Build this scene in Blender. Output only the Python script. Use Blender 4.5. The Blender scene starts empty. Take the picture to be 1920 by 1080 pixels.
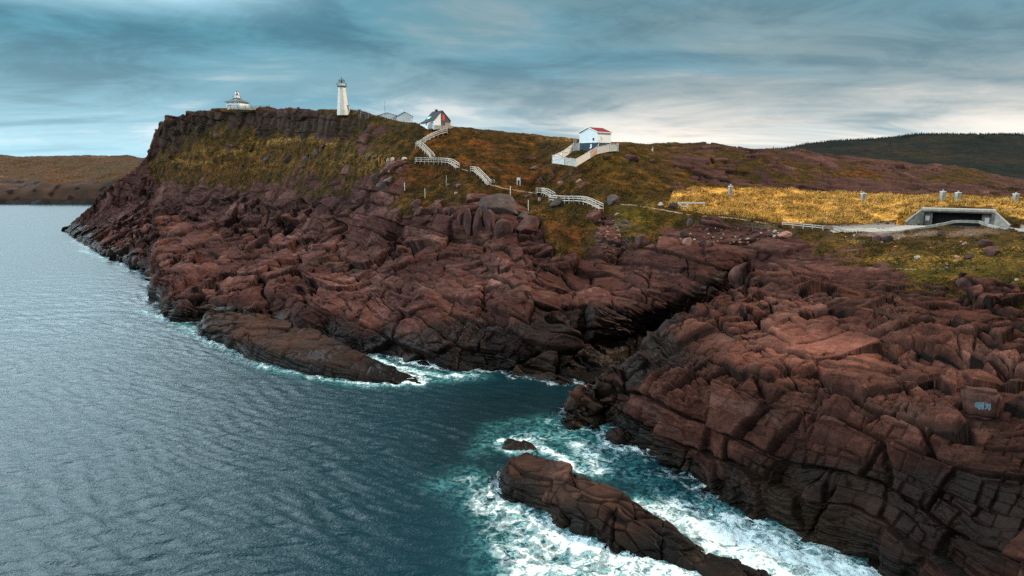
import bpy, bmesh, math, random, time
import numpy as np
from concurrent.futures import ThreadPoolExecutor
from mathutils import Vector, Matrix
T0 = time.time()
RES = 1.0            # terrain density
random.seed(7)
rng = np.random.default_rng(11)
scene = bpy.context.scene
COL = scene.collection
# ------------------------------------------------------------------ camera
H = 40.0                       # drone height over the sea
F = 1280.0                     # focal length in photo pixels
PITCH = math.atan(230 / F)     # looking slightly down
cam_d = bpy.data.cameras.new('camera')
cam = bpy.data.objects.new('camera', cam_d)
COL.objects.link(cam)
cam.location = (0, 0, H)
cam.rotation_euler = (math.pi / 2 - PITCH, 0, 0)
cam_d.sensor_width = 36.0
cam_d.lens = 24.0
cam_d.clip_end = 20000
cam_d.clip_start = 0.5
scene.camera = cam
cP, sP = math.cos(PITCH), math.sin(PITCH)

def ray(u, v):
    a = (np.asarray(u, float) - 960) / F
    b = (540 - np.asarray(v, float)) / F
    x = a + 0 * b
    y = cP + b * sP + 0 * a
    z = -sP + b * cP + 0 * a
    h = np.hypot(x, y)
    return x / h, y / h, z / h      # unit horizontal range

def at(u, v, D):
    x, y, z = ray(u, v)
    return np.stack([x * D, y * D, H + z * D], -1)

def atf(u, v, D):
    """point at forward depth D"""
    x, y, z = ray(u, v)
    D = D / y
    return np.stack([x * D, y * D, H + z * D], -1)

def at_z(u, v, z0):
    x, y, z = ray(u, v)
    D = (z0 - H) / z
    return np.stack([x * D, y * D, z0 + 0 * D], -1)

def project(P):
    P = np.asarray(P)
    x = P[..., 0]; y = P[..., 1]; z = P[..., 2] - H
    d = y * cP - z * sP
    q = y * sP + z * cP
    return 960 + F * x / d, 540 - F * q / d, d

# ------------------------------------------------------------------ noise (numpy)
POOL = ThreadPoolExecutor(4)
def par(fn, P, chunk=60000):
    idx = range(0, len(P), chunk)
    out = list(POOL.map(lambda i: fn(P[i:i + chunk]), idx))
    if isinstance(out[0], tuple):
        return tuple(np.concatenate(c) for c in zip(*out))
    return np.concatenate(out)

def ihash(ix, iy, iz, seed):
    with np.errstate(over='ignore'):
        h = (ix.astype(np.uint32) * np.uint32(0x8da6b343)) ^ (iy.astype(np.uint32) * np.uint32(0xd8163841)) ^ (iz.astype(np.uint32) * np.uint32(0xcb1ab31f)) ^ np.uint32(seed * 0x9e3779b1 & 0xffffffff)
        h ^= h >> np.uint32(15); h *= np.uint32(0x2c1b3c6d)
        h ^= h >> np.uint32(12); h *= np.uint32(0x297a2d39)
        h ^= h >> np.uint32(15)
    return h

def f01(h, k):
    with np.errstate(over='ignore'):
        h = h * np.uint32(0x85ebca6b + 2 * k * 0x1000193) + np.uint32(k * 7919)
        h ^= h >> np.uint32(13); h *= np.uint32(0xc2b2ae35); h ^= h >> np.uint32(16)
    return h.astype(np.float32) * np.float32(1 / 4294967296.0)

def _vnoise(P, seed):
    P = P.astype(np.float32)
    i = np.floor(P).astype(np.int32); f = P - i
    w = f * f * f * (f * (f * 6 - 15) + 10)
    out = 0
    for dx in (0, 1):
        wx = w[:, 0] if dx else 1 - w[:, 0]
        for dy in (0, 1):
            wy = w[:, 1] if dy else 1 - w[:, 1]
            for dz in (0, 1):
                wz = w[:, 2] if dz else 1 - w[:, 2]
                h = ihash(i[:, 0] + dx, i[:, 1] + dy, i[:, 2] + dz, seed)
                g = (f01(h, 1) * 2 - 1) * (f[:, 0] - dx) + (f01(h, 2) * 2 - 1) * (f[:, 1] - dy) + (f01(h, 3) * 2 - 1) * (f[:, 2] - dz)
                out = out + wx * wy * wz * g
    return out * 1.6

def noise(P, scale, seed=1):
    P = np.asarray(P, np.float32) / np.float32(scale)
    return par(lambda p: _vnoise(p, seed), P)

def fbm(P, scale, seed=1, octaves=4, gain=.5):
    s = 0; a = 1
    for o in range(octaves):
        s = s + a * noise(P, scale / 2.03 ** o, seed + o * 17)
        a *= gain
    return s

def _voro(P, seed, jit):
    P = P.astype(np.float32)
    i = np.floor(P).astype(np.int32)
    n = len(P)
    f1 = np.full(n, 9e9, np.float32); f2 = np.full(n, 9e9, np.float32)
    c1 = np.zeros((n, 3), np.float32); c2 = np.zeros((n, 3), np.float32); id1 = np.zeros(n, np.uint32)
    for dx in (-1, 0, 1):
        for dy in (-1, 0, 1):
            for dz in (-1, 0, 1):
                a, b, c = i[:, 0] + dx, i[:, 1] + dy, i[:, 2] + dz
                h = ihash(a, b, c, seed)
                C = np.stack([a + .5 + jit * (f01(h, 1) - .5), b + .5 + jit * (f01(h, 2) - .5), c + .5 + jit * (f01(h, 3) - .5)], -1).astype(np.float32)
                d = ((P - C) ** 2).sum(-1)
                m = d < f1
                m2 = (~m) & (d < f2)
                c2[m] = c1[m]; f2[m] = f1[m]
                c1[m] = C[m]; f1[m] = d[m]; id1[m] = h[m]
                c2[m2] = C[m2]; f2[m2] = d[m2]
    e = (f2 - f1) / (2 * np.sqrt(((c2 - c1) ** 2).sum(-1)) + 1e-6)
    return e, P - c1, id1

def voro(P, seed, jit=.9):
    return par(lambda p: _voro(p, seed, jit), np.asarray(P, np.float32))

def sstep(a, b, x):
    t = np.clip((x - a) / (b - a), 0, 1)
    return t * t * (3 - 2 * t)

# ------------------------------------------------------------------ lofting
def pchip(x, Y, xn):
    """monotone cubic along axis 0"""
    x = np.asarray(x, float); Y = np.asarray(Y, float)
    h = np.diff(x); sh = (-1,) + (1,) * (Y.ndim - 1)
    d = np.diff(Y, axis=0) / h.reshape(sh)
    m = np.zeros_like(Y)
    w1 = (2 * h[1:] + h[:-1]).reshape(sh); w2 = (h[1:] + 2 * h[:-1]).reshape(sh)
    with np.errstate(divide='ignore', invalid='ignore'):
        mm = (w1 + w2) / (w1 / d[:-1] + w2 / d[1:])
    mm = np.where(d[:-1] * d[1:] > 0, mm, 0)
    m[1:-1] = mm; m[0] = d[0]; m[-1] = d[-1]
    k = np.clip(np.searchsorted(x, xn, side='right') - 1, 0, len(x) - 2)
    t = ((xn - x[k]) / h[k]).reshape(sh); hk = h[k].reshape(sh)
    return ((1 + 2 * t) * (1 - t) ** 2 * Y[k] + t * (1 - t) ** 2 * hk * m[k] + t * t * (3 - 2 * t) * Y[k + 1] + t * t * (t - 1) * hk * m[k + 1])

def loft(us, ctrl, un, density, minrow=8, maxrow=400, space=None):
    """ctrl: (ncol, nrow, 4) xyz+level -> dense grid (R, C, 4)"""
    C = pchip(us, ctrl, un)                       # (C, nrow, 4)
    pu, pv, _ = project(C[..., :3])
    inf = (un > -50) & (un < 2000)
    pl = np.abs(np.diff(pv, axis=1))[inf].max(0) + .35 * np.abs(np.diff(pu, axis=1))[inf].max(0)
    if space:
        seg = np.linalg.norm(np.diff(C[inf][..., :3], axis=1), axis=-1)
        dd = np.hypot(C[inf][:, 1:, 0], C[inf][:, 1:, 1])
        vis = (np.abs(np.diff(pv, axis=1))[inf] > .5)
        pl = np.maximum(pl, np.where(vis.any(0), np.percentile(seg / (space * dd), 70, axis=0), 0))
    n = np.clip((pl * density).astype(int), minrow, maxrow)
    t = np.concatenate([np.linspace(k, k + 1, n[k], endpoint=False) for k in range(len(n))] + [[len(n)]])
    G = pchip(np.arange(ctrl.shape[1]), C.transpose(1, 0, 2), t)
    return G

def grid_normals(G):
    du = np.gradient(G, axis=1); dv = np.gradient(G, axis=0)
    N = np.cross(du, dv)
    N /= np.linalg.norm(N, axis=-1, keepdims=True) + 1e-9
    return -N if np.median(N[..., 2]) < 0 else N

def resample_rows(G, Pd, rows, w3=.30, unit=.0021):
    """move the rows of the grid to where the displaced surface needs them"""
    u, v, d = project(Pd)
    dv = np.diff(v, axis=0); dv = np.where(dv < 0, -dv, .25 * dv); du = np.abs(np.diff(u, axis=0))
    L = np.linalg.norm(np.diff(Pd, axis=0), axis=-1) / (unit * np.maximum(d[1:], 30))
    m = np.minimum(dv, 40) / 1.9 + .3 * np.minimum(du, 20) + w3 * np.minimum(L, 12) + .02
    k = np.hanning(61)[1:-1]; k /= k.sum()
    m = np.apply_along_axis(lambda r: np.convolve(np.pad(r, 29, mode='edge'), k, 'valid'), 1, m)
    S = np.concatenate([np.zeros((1, m.shape[1])), np.cumsum(m, 0)], 0)
    out = np.empty((rows, G.shape[1], G.shape[2])); idx = np.arange(G.shape[0])
    for j in range(G.shape[1]):
        t = np.interp(np.linspace(0, S[-1, j], rows), S[:, j], idx)
        i = np.minimum(t.astype(int), G.shape[0] - 2); f = (t - i)[:, None]
        out[:, j] = G[i, j] * (1 - f) + G[i + 1, j] * f
    return out

def grid_mesh(name, P, attrs=None, mat=None, smooth=True, keep=None):
    R, C = P.shape[:2]
    idx = np.arange(R * C, dtype=np.int32).reshape(R, C)
    q = np.stack([idx[:-1, :-1], idx[:-1, 1:], idx[1:, 1:], idx[1:, :-1]], -1).reshape(-1, 4)
    V = P.reshape(-1, 3)
    if keep is not None:
        kf = keep.reshape(-1)[q].all(1)
        q = q[kf]
        used = np.unique(q); remap = np.full(R * C, -1, np.int32); remap[used] = np.arange(len(used))
        q = remap[q]; V = V[used]
        if attrs: attrs = {k: a.reshape(-1)[used] for k, a in attrs.items()}
    return raw_mesh(name, V, q, attrs, mat, smooth)

def raw_mesh(name, V, q, attrs=None, mat=None, smooth=True):
    k = q.shape[1]
    me = bpy.data.meshes.new(name)
    me.vertices.add(len(V)); me.vertices.foreach_set('co', np.ascontiguousarray(V, np.float32).ravel())
    me.loops.add(q.size); me.loops.foreach_set('vertex_index', np.ascontiguousarray(q, np.int32).ravel())
    me.polygons.add(len(q)); me.polygons.foreach_set('loop_start', np.arange(0, q.size, k, dtype=np.int32))
    me.update(calc_edges=True)
    if smooth:
        me.polygons.foreach_set('use_smooth', np.ones(len(q), bool))
    for n_, a in (attrs or {}).items():
        at_ = me.attributes.new(n_, 'FLOAT', 'POINT')
        at_.data.foreach_set('value', np.ascontiguousarray(a, np.float32).ravel())
    o = bpy.data.objects.new(name, me)
    COL.objects.link(o)
    if mat: me.materials.append(mat)
    return o
# ------------------------------------------------------------------ terrain control profiles
# (row of the photo, height 'z' or horizontal range, grass level in metres over the rock)
def Zp(z): return ('z', z)
def cpt(u, p):
    if p[0] == 'h':                                   # hidden: range, height, level
        _, D, z, g = p
        x, y, _z = ray(u, 480.)
        return [x / y * D, D, z, g]
    v, s, g = p
    P = at_z(u, v, s[1]) if isinstance(s, tuple) else atf(u, v, s)
    return [P[0], P[1], P[2], g]
def resample(pts, n):
    pts = np.array(pts); k = np.linspace(0, len(pts) - 1, n)
    i = np.minimum(k.astype(int), len(pts) - 2); t = (k - i)[:, None]
    return pts[i] * (1 - t) + pts[i + 1] * t
N_ = -6.0   # bare rock
A = {   # far ground: shore ... skyline, 11 rows
 112: [('h', 412, -3, N_), ('h', 424, -3, N_)],
 120: [(434, Zp(-.3), N_), (431, Zp(.6), N_), (427, 420, N_)],
 140: [(448, Zp(-.3), N_), (440, Zp(1.5), N_), (430, Zp(3), N_), (415, 418, N_)],
 165: [(463, Zp(-.3), N_), (450, Zp(2.5), N_), (430, Zp(5), N_), (415, Zp(7), N_), (392, 412, N_)],
 200: [(482, Zp(-.3), N_), (474, Zp(2), N_), (460, Zp(4), N_), (440, Zp(6.5), N_), (425, Zp(8.5), N_), (410, Zp(10.5), N_), (395, 392, N_), (385, 394, N_), (374, 396, N_), (363, 398, N_), (352, 400, N_)],
 235: [(497, Zp(-.3), N_), (485, Zp(2.5), N_), (467, Zp(4.5), N_), (450, Zp(6.5), N_), (430, Zp(9.5), N_), (410, Zp(13), N_), (390, 380, N_), (375, 383, N_), (362, 385, N_), (347, 388, N_), (330, 390, N_)],
 270: [(512, Zp(-.3), N_), (498, Zp(3), N_), (478, Zp(5.5), N_), (455, Zp(8), N_), (430, Zp(11), N_), (405, Zp(14.5), N_), (378, 366, N_), (355, 371, N_), (335, 374, -1), (318, 377, 0), (300, 380, 0)],
 285: [(540, Zp(-.3), N_), (520, Zp(3.5), N_), (500, Zp(5.5), N_), (470, Zp(8), N_), (435, Zp(11.5), N_), (400, Zp(16), N_), (370, 358, N_), (345, 366, -1), (325, 370, 1), (305, 373, 0), (268, 376, N_)],
 300: [(588, Zp(-.3), N_), (560, Zp(3.5), N_), (525, Zp(6.5), N_), (480, Zp(9.5), N_), (435, Zp(13), N_), (395, Zp(18.5), N_), (365, 352, -3), (340, 362, 0), (320, 366, 1.5), (297, 368, 0), (233, 372, N_)],
 330: [(602, Zp(-.3), N_), (570, Zp(4), N_), (530, Zp(7), N_), (480, Zp(10), N_), (435, Zp(13.5), N_), (392, Zp(19.5), N_), (360, 342, -3), (335, 350, 1.5), (305, 355, 2), (272, 358, 0), (217, 362, N_)],
 400: [(612, Zp(-.3), N_), (578, Zp(4), N_), (535, Zp(7), N_), (480, Zp(10.5), N_), (435, Zp(14.5), N_), (392, 300, N_), (365, 316, -2.5), (335, 326, 1.5), (295, 334, 2), (252, 340, 0), (205, 345, N_)],
 500: [(630, Zp(-.3), N_), (590, Zp(4), N_), (545, Zp(7.5), N_), (490, Zp(11.5), N_), (440, Zp(15.5), N_), (398, 268, N_), (368, 290, -2), (335, 300, 1), (290, 312, 2), (248, 318, -.5), (202, 324, N_)],
 600: [(652, Zp(-.3), N_), (610, Zp(4), N_), (560, Zp(8), N_), (500, Zp(12.5), N_), (445, Zp(17), N_), (400, 236, N_), (370, 255, -1.5), (335, 264, .3), (290, 274, 2), (252, 279, -.5), (207, 284, -3)],
 650: [(662, Zp(-.3), N_), (618, Zp(4), N_), (562, Zp(8.5), N_), (500, Zp(13), N_), (445, Zp(17.8), N_), (400, 226, -4), (372, 238, -1.5), (338, 246, .3), (292, 256, 1.5), (252, 263, 0), (206, 273, -1)],
 700: [(672, Zp(-.3), N_), (622, Zp(4), N_), (565, Zp(8.7), N_), (500, Zp(14), N_), (445, Zp(18.7), N_), (402, 210, -3), (375, 220, -1), (340, 228, .5), (300, 236, 1), (262, 245, 0), (217, 260, -.5)],
 760: [(685, Zp(-.3), N_), (635, Zp(4), N_), (570, Zp(9.5), N_), (505, Zp(14.8), N_), (450, Zp(19.2), N_), (408, 196, -2), (380, 206, .5), (345, 214, 1.5), (303, 224, 1.5), (266, 233, 1), (231, 246, 1)],
 800: [(692, Zp(-.3), N_), (640, Zp(4), N_), (570, Zp(10), N_), (505, Zp(15.2), N_), (450, Zp(19.8), N_), (410, 190, -1.3), (380, 202, .8), (345, 211, 1.5), (303, 221, 1.5), (268, 228, 1.3), (236, 238, 1.3)],
 900: [(700, Zp(-.3), N_), (640, Zp(5), N_), (570, Zp(10.7), N_), (505, Zp(16), N_), (450, Zp(20.5), N_), (408, 183, -1), (378, 192, .5), (345, 201, 1.3), (310, 212, 1.5), (280, 224, 1.3), (247, 240, 1.2)],
 1000: [(710, Zp(-.3), N_), (645, Zp(5.5), N_), (575, Zp(11.5), N_), (510, Zp(16.5), N_), (455, Zp(20.8), N_), (418, 182, -.3), (388, 193, 1), (350, 204, 1.5), (312, 215, 1.6), (282, 227, 1.5), (257, 243, 1.2)],
 1060: [(718, Zp(-.3), N_), (650, Zp(5), N_), (575, Zp(11.2), N_), (510, Zp(16.3), N_), (462, Zp(20.4), -.5), (420, 178, 1.6), (390, 186, 1.5), (350, 195, 1.5), (312, 205, 1.6), (285, 213, 1.6), (262, 232, 1.4)],
 1090: [('h', 123, -.4, N_), ('h', 133, 3.8, N_), (575, Zp(10.9), N_), (510, Zp(16), N_), (462, Zp(20.4), 0), (422, 175, 1.6), (390, 182, 1.4), (350, 191, 1.5), (312, 199, 1.6), (285, 205, 1.6), (265, 228, 1.4)],
 1130: [('h', 123, -.5, N_), ('h', 137, 3.2, N_), (588, Zp(9.6), N_), (505, Zp(16.4), N_), (455, Zp(21.8), -1), (422, 172, .6), (388, 179, .8), (350, 188, 1.4), (312, 197, 1.6), (285, 204, 1.6), (268, 225, 1.4)],
 1160: [('h', 124, -.3, N_), ('h', 140, 3.2, N_), (588, Zp(9.6), N_), (505, Zp(16.4), N_), (455, Zp(21.8), -.8), (422, 171, 1.2), (388, 178, 1.4), (350, 187, 1.4), (312, 198, 1.6), (288, 207, 1.6), (270, 227, 1.3)],
 1200: [('h', 127, .2, N_), ('h', 143, 4, N_), (580, Zp(10.2), N_), (515, Zp(16.0), N_), (460, Zp(21.6), -1.2), (425, 169, .9), (390, 177, 1.4), (350, 187, 1.2), (318, 198, 1.5), (292, 212, 1.5), (273, 235, 1.2)],
 1265: [('h', 139, 0, N_), ('h', 147, 4.5, N_), (562, Zp(11.9), N_), (515, Zp(16.4), N_), (470, Zp(21), -2), (430, 167, -.3), (395, 173, 1.3), (358, 186, 1.2), (328, 201, 1), (296, 220, .5), (271, 248, .5)],
 1330: [('h', 138, 3.5, N_), ('h', 144, 9.5, N_), (540, Zp(14.4), N_), (505, Zp(17.8), N_), (470, Zp(21.2), -2.2), (435, 164, -.5), (402, 169, 1.8), (360, 190, 2), (335, 203, -1.2), (298, 220, 0), (271, 248, -.5)],
 1400: [('h', 146, 14, N_), ('h', 150, 16.5, N_), (495, Zp(18.0), N_), (478, Zp(20), -4), (458, Zp(22.2), -1.6), (435, 161, -.5), (412, 165, 1.8), (358, 194, 2.2), (345, 200, -1.5), (300, 220, -.2), (277, 248, -.7)],
 1480: [(498, 140, N_), (490, 143, -3.5), (480, 146, -2), (468, 149, -1), (455, 152, -.5), (440, 155, 0), (424, 160, 2), (362, 192, 2.2), (352, 199, -1.6), (308, 222, -.1), (283, 262, -.8)],
 1560: [(505, 133, -2.5), (494, 136, -1), (482, 140, .3), (470, 144, 1), (455, 149, 1), (440, 153, 1), (426, 158, 2), (368, 190, 2.2), (357, 198, -1.8), (318, 228, 0), (291, 280, -.8)],
 1640: [(515, 127, -1), (500, 131, 1), (486, 136, 1.5), (472, 141, 1.5), (456, 147, 1.5), (440, 152, 1.5), (425, 158, 2), (369, 186, 2.2), (360, 198, -1.6), (326, 235, .2), (298, 305, -.6)],
 1720: [(535, 116, -.5), (515, 121, 1.5), (495, 127, 1.7), (475, 134, 1.7), (456, 141, 1.7), (440, 147, 1.7), (424, 156, 2), (371, 178, 2.2), (364, 198, -1.5), (332, 240, -1), (308, 320, -.3)],
 1800: [(548, 111, -.5), (525, 116, 1.6), (503, 123, 1.8), (480, 130, 1.8), (458, 138, 1.8), (440, 144, 1.8), (424, 154, 2), (372, 175, 2.2), (364, 198, -.5), (338, 236, -.5), (314, 322, 0)],
 1870: [(560, 105, -1), (535, 110, 1.2), (510, 116, 1.8), (485, 124, 1.8), (462, 132, 1.8), (444, 139, 1.8), (426, 150, 2), (375, 172, 2.2), (366, 196, -.8), (348, 225, -.5), (330, 300, -.5)],
 1930: [(570, 100, -1.2), (545, 105, .8), (520, 111, 1.6), (492, 119, 1.8), (468, 127, 1.8), (450, 134, 1.8), (430, 145, 2), (379, 170, 2.2), (370, 193, -1), (356, 216, -.5), (341, 285, -.5)],
 2100: [(590, 93, -1.2), (562, 98, .8), (535, 104, 1.6), (505, 112, 1.8), (480, 120, 1.8), (460, 127, 1.8), (440, 138, 2), (388, 165, 2.2), (378, 188, -1), (365, 208, -.5), (352, 270, -.5)],
 2500: [(620, 86, -1.2), (590, 91, .8), (560, 97, 1.6), (525, 105, 1.8), (497, 112, 1.8), (475, 119, 1.8), (452, 130, 2), (398, 158, 2.2), (388, 180, -1), (375, 200, -.5), (362, 260, -.5)],
}
B = {   # near bluff: shore, low, mid, lip, top, crest, chasm floor
 1066: None,
 1078: [(797, Zp(-.3), N_), (792, Zp(.4), N_), (788, Zp(.9), N_), (783, Zp(1.3), N_), (778, Zp(1.4), N_), (774, Zp(1.2), N_), ('h', 116, -3, N_)],
 1100: [(800, Zp(-.3), N_), (785, Zp(1.2), N_), (765, Zp(2.4), N_), (750, Zp(3.6), N_), (738, Zp(4.6), N_), (728, Zp(5), N_), ('h', 117, -3, N_)],
 1130: [(802, Zp(-.3), N_), (780, Zp(1.6), N_), (755, Zp(3.5), N_), (730, Zp(5.2), N_), (715, Zp(6.2), N_), (703, Zp(6.8), N_), ('h', 118, -3, N_)],
 1160: [(815, Zp(-.3), N_), (780, Zp(2.3), N_), (745, Zp(4.8), N_), (715, Zp(6.6), N_), (695, Zp(7.6), N_), (678, Zp(8.4), N_), ('h', 119, -3, N_)],
 1200: [(848, Zp(-.3), N_), (800, Zp(2.6), N_), (755, Zp(5.4), N_), (715, Zp(7.8), N_), (675, Zp(9.8), N_), (643, Zp(11.3), N_), ('h', 120, -3, N_)],
 1240: [(878, Zp(-.3), N_), (830, Zp(3), N_), (780, Zp(6), N_), (730, Zp(8.8), N_), (670, Zp(11.2), N_), (618, Zp(12.8), N_), ('h', 126, -2, N_)],
 1268: [(893, Zp(-.3), N_), (845, Zp(3.2), N_), (790, Zp(6.6), N_), (735, Zp(9.6), N_), (665, Zp(12.4), N_), (592, Zp(14.2), N_), ('h', 130, -.5, N_)],
 1330: [(915, Zp(-.3), N_), (865, Zp(3.6), N_), (800, Zp(7.6), N_), (730, Zp(11.2), N_), (650, Zp(14.2), N_), (565, Zp(16.2), N_), ('h', 134, 2.5, N_)],
 1400: [(955, Zp(-.3), N_), (895, Zp(4), N_), (820, Zp(8.2), N_), (740, Zp(12), N_), (650, Zp(15.2), N_), (514, Zp(18.2), N_), ('h', 141, 9.5, N_)],
 1480: [(1000, Zp(-.3), N_), (935, Zp(3.8), N_), (850, Zp(8.2), N_), (760, Zp(12.4), N_), (660, Zp(15.8), N_), (545, Zp(18.2), N_), (508, 137, N_)],
 1560: [(1037, Zp(-.3), N_), (965, Zp(3.8), N_), (880, Zp(8.2), N_), (780, Zp(12.6), N_), (670, Zp(16.2), N_), (560, Zp(18.4), N_), (517, 129, -4)],
 1640: [(1078, Zp(-.3), N_), (1000, Zp(4), N_), (905, Zp(8.6), N_), (790, Zp(13.2), N_), (675, Zp(16.6), N_), (565, Zp(18.6), N_), (528, 122, -2)],
 1720: [(1125, Zp(-.3), N_), (1030, Zp(4.6), N_), (925, Zp(9), N_), (800, Zp(13.8), N_), (685, Zp(17), N_), (590, Zp(18.8), N_), (552, 111, -1.5)],
 1800: [(1175, Zp(-.3), N_), (1060, Zp(5), N_), (935, Zp(9.8), N_), (805, Zp(14.4), N_), (690, Zp(17.3), N_), (605, Zp(19), -4), (566, 106, -1.5)],
 1870: [(1215, Zp(-.3), N_), (1085, Zp(5.4), N_), (945, Zp(10.4), N_), (810, Zp(14.8), N_), (695, Zp(17.6), N_), (620, Zp(19.1), -3), (580, 100, -2)],
 1930: [(1250, Zp(-.3), N_), (1105, Zp(5.8), N_), (955, Zp(10.8), N_), (815, Zp(15), N_), (700, Zp(17.8), N_), (630, Zp(19.2), -3), (592, 95, -2)],
 2100: [(1340, Zp(-.3), N_), (1160, Zp(6.4), N_), (985, Zp(11.4), N_), (835, Zp(15.4), N_), (715, Zp(18), N_), (650, Zp(19.4), -3), (612, 89, -2)],
 2500: [(1500, Zp(-.3), N_), (1280, Zp(7.4), N_), (1060, Zp(12.4), N_), (885, Zp(16), N_), (755, Zp(18.3), N_), (690, Zp(19.5), -3), (645, 82, -2)],
}
us = sorted(set(A) | {1066, 1078, 1100, 1240, 1268})
def colA(u):
    pts = [cpt(u, p) for p in A[u]]
    return resample(pts, 11) if len(pts) != 11 else np.array(pts)
ua = sorted(A); cA = np.array([colA(u) for u in ua])
cA = pchip(ua, cA, np.array(us, float))
ub = [u for u in sorted(B) if B[u]]
cB = np.array([[cpt(u, p) for p in B[u]] for u in ub])
ctrl = []
for i, u in enumerate(us):
    a = cA[i]
    sh = a[0]; hd = np.hypot(sh[0], sh[1]); dx, dy = sh[0] / hd, sh[1] / hd
    if u <= 1066:
        rows = [[dx * (hd - k), dy * (hd - k), -4 if k > 5 else -3, N_] for k in (34, 28, 23, 18, 14, 10, 7, 4)]
    else:
        b = pchip(ub, cB, np.array([float(u)]))[0]
        s = b[0]; d0 = np.hypot(s[0], s[1]); ex, ey = s[0] / d0, s[1] / d0
        rows = [[ex * (d0 - 6), ey * (d0 - 6), -4.5, N_]] + [list(r) for r in b]
    sk = a[-1]; d1 = np.hypot(sk[0], sk[1]); fx, fy = sk[0] / d1, sk[1] / d1
    if u < 290: ex_ = [(8, -2), (25, -.6 * sk[2] - 2), (45, -sk[2] - 4)]
    elif u < 560: ex_ = [(26, .2), (45, -8), (95, -sk[2] - 4)]
    elif u < 1220: ex_ = [(24, .4), (60, -4), (200, -30)]
    else: ex_ = [(20, -.8), (70, -6), (230, min(-4, 20 - sk[2]))]
    rows = rows + [list(r) for r in a] + [[fx * (d1 + e), fy * (d1 + e), sk[2] + dz, sk[3]] for e, dz in ex_]
    ctrl.append(rows)
ctrl = np.array(ctrl)
un = np.concatenate([np.arange(112, 200, .45 / RES), np.arange(200, 300, .7 / RES), np.arange(300, 330, 1.2 / RES), np.arange(330, 1990, 1.75 / RES), np.arange(1990, 2500, 5 / RES)])
G = loft(us, ctrl, un, .62 * RES, 8, 150, .0021)
print('terrain grid', G.shape, round(time.time() - T0, 1))

def rot(ax, ang): return np.array(Matrix.Rotation(math.radians(ang), 3, ax), np.float32)
BED = rot('Y', 17) @ rot('X', -10)          # bedding dips to the right

def joints(Q, size, seed, off=.5):
    """blocks cut by bedding planes and two staggered joint sets; distance to the block's edges in metres"""
    lt, la, lb = size
    def cut(x, key, k):
        i = np.floor(x).astype(np.int32)
        def b(j): return j + .62 * (f01(ihash(j, key, key * 0 + k, seed), 2) - .5)
        lo, hi = b(i), b(i + 1)
        i = i - (x < lo) + (x >= hi)
        lo, hi = b(i), b(i + 1)
        return i, np.minimum(x - lo, hi - x), (x - lo) / (hi - lo) - .5
    z0 = np.zeros(len(Q), np.int32)
    i, ei, fi = cut(Q[:, 2] / lt, z0, 1)
    sh = f01(ihash(i, z0, z0, seed), 4) * 9
    j, ej, fj = cut(Q[:, 0] / la + sh, i, 2)
    key = i * 131 + j
    k, ek, fk = cut(Q[:, 1] / lb + f01(ihash(i, j, z0, seed), 5) * 9, key, 3)
    e = np.minimum(np.minimum(ei * lt, ej * la), ek * lb)
    return e.astype(np.float32), np.stack([fj * la, fk * lb, fi * lt], -1).astype(np.float32), ihash(i, j, k, seed + 9)

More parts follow.
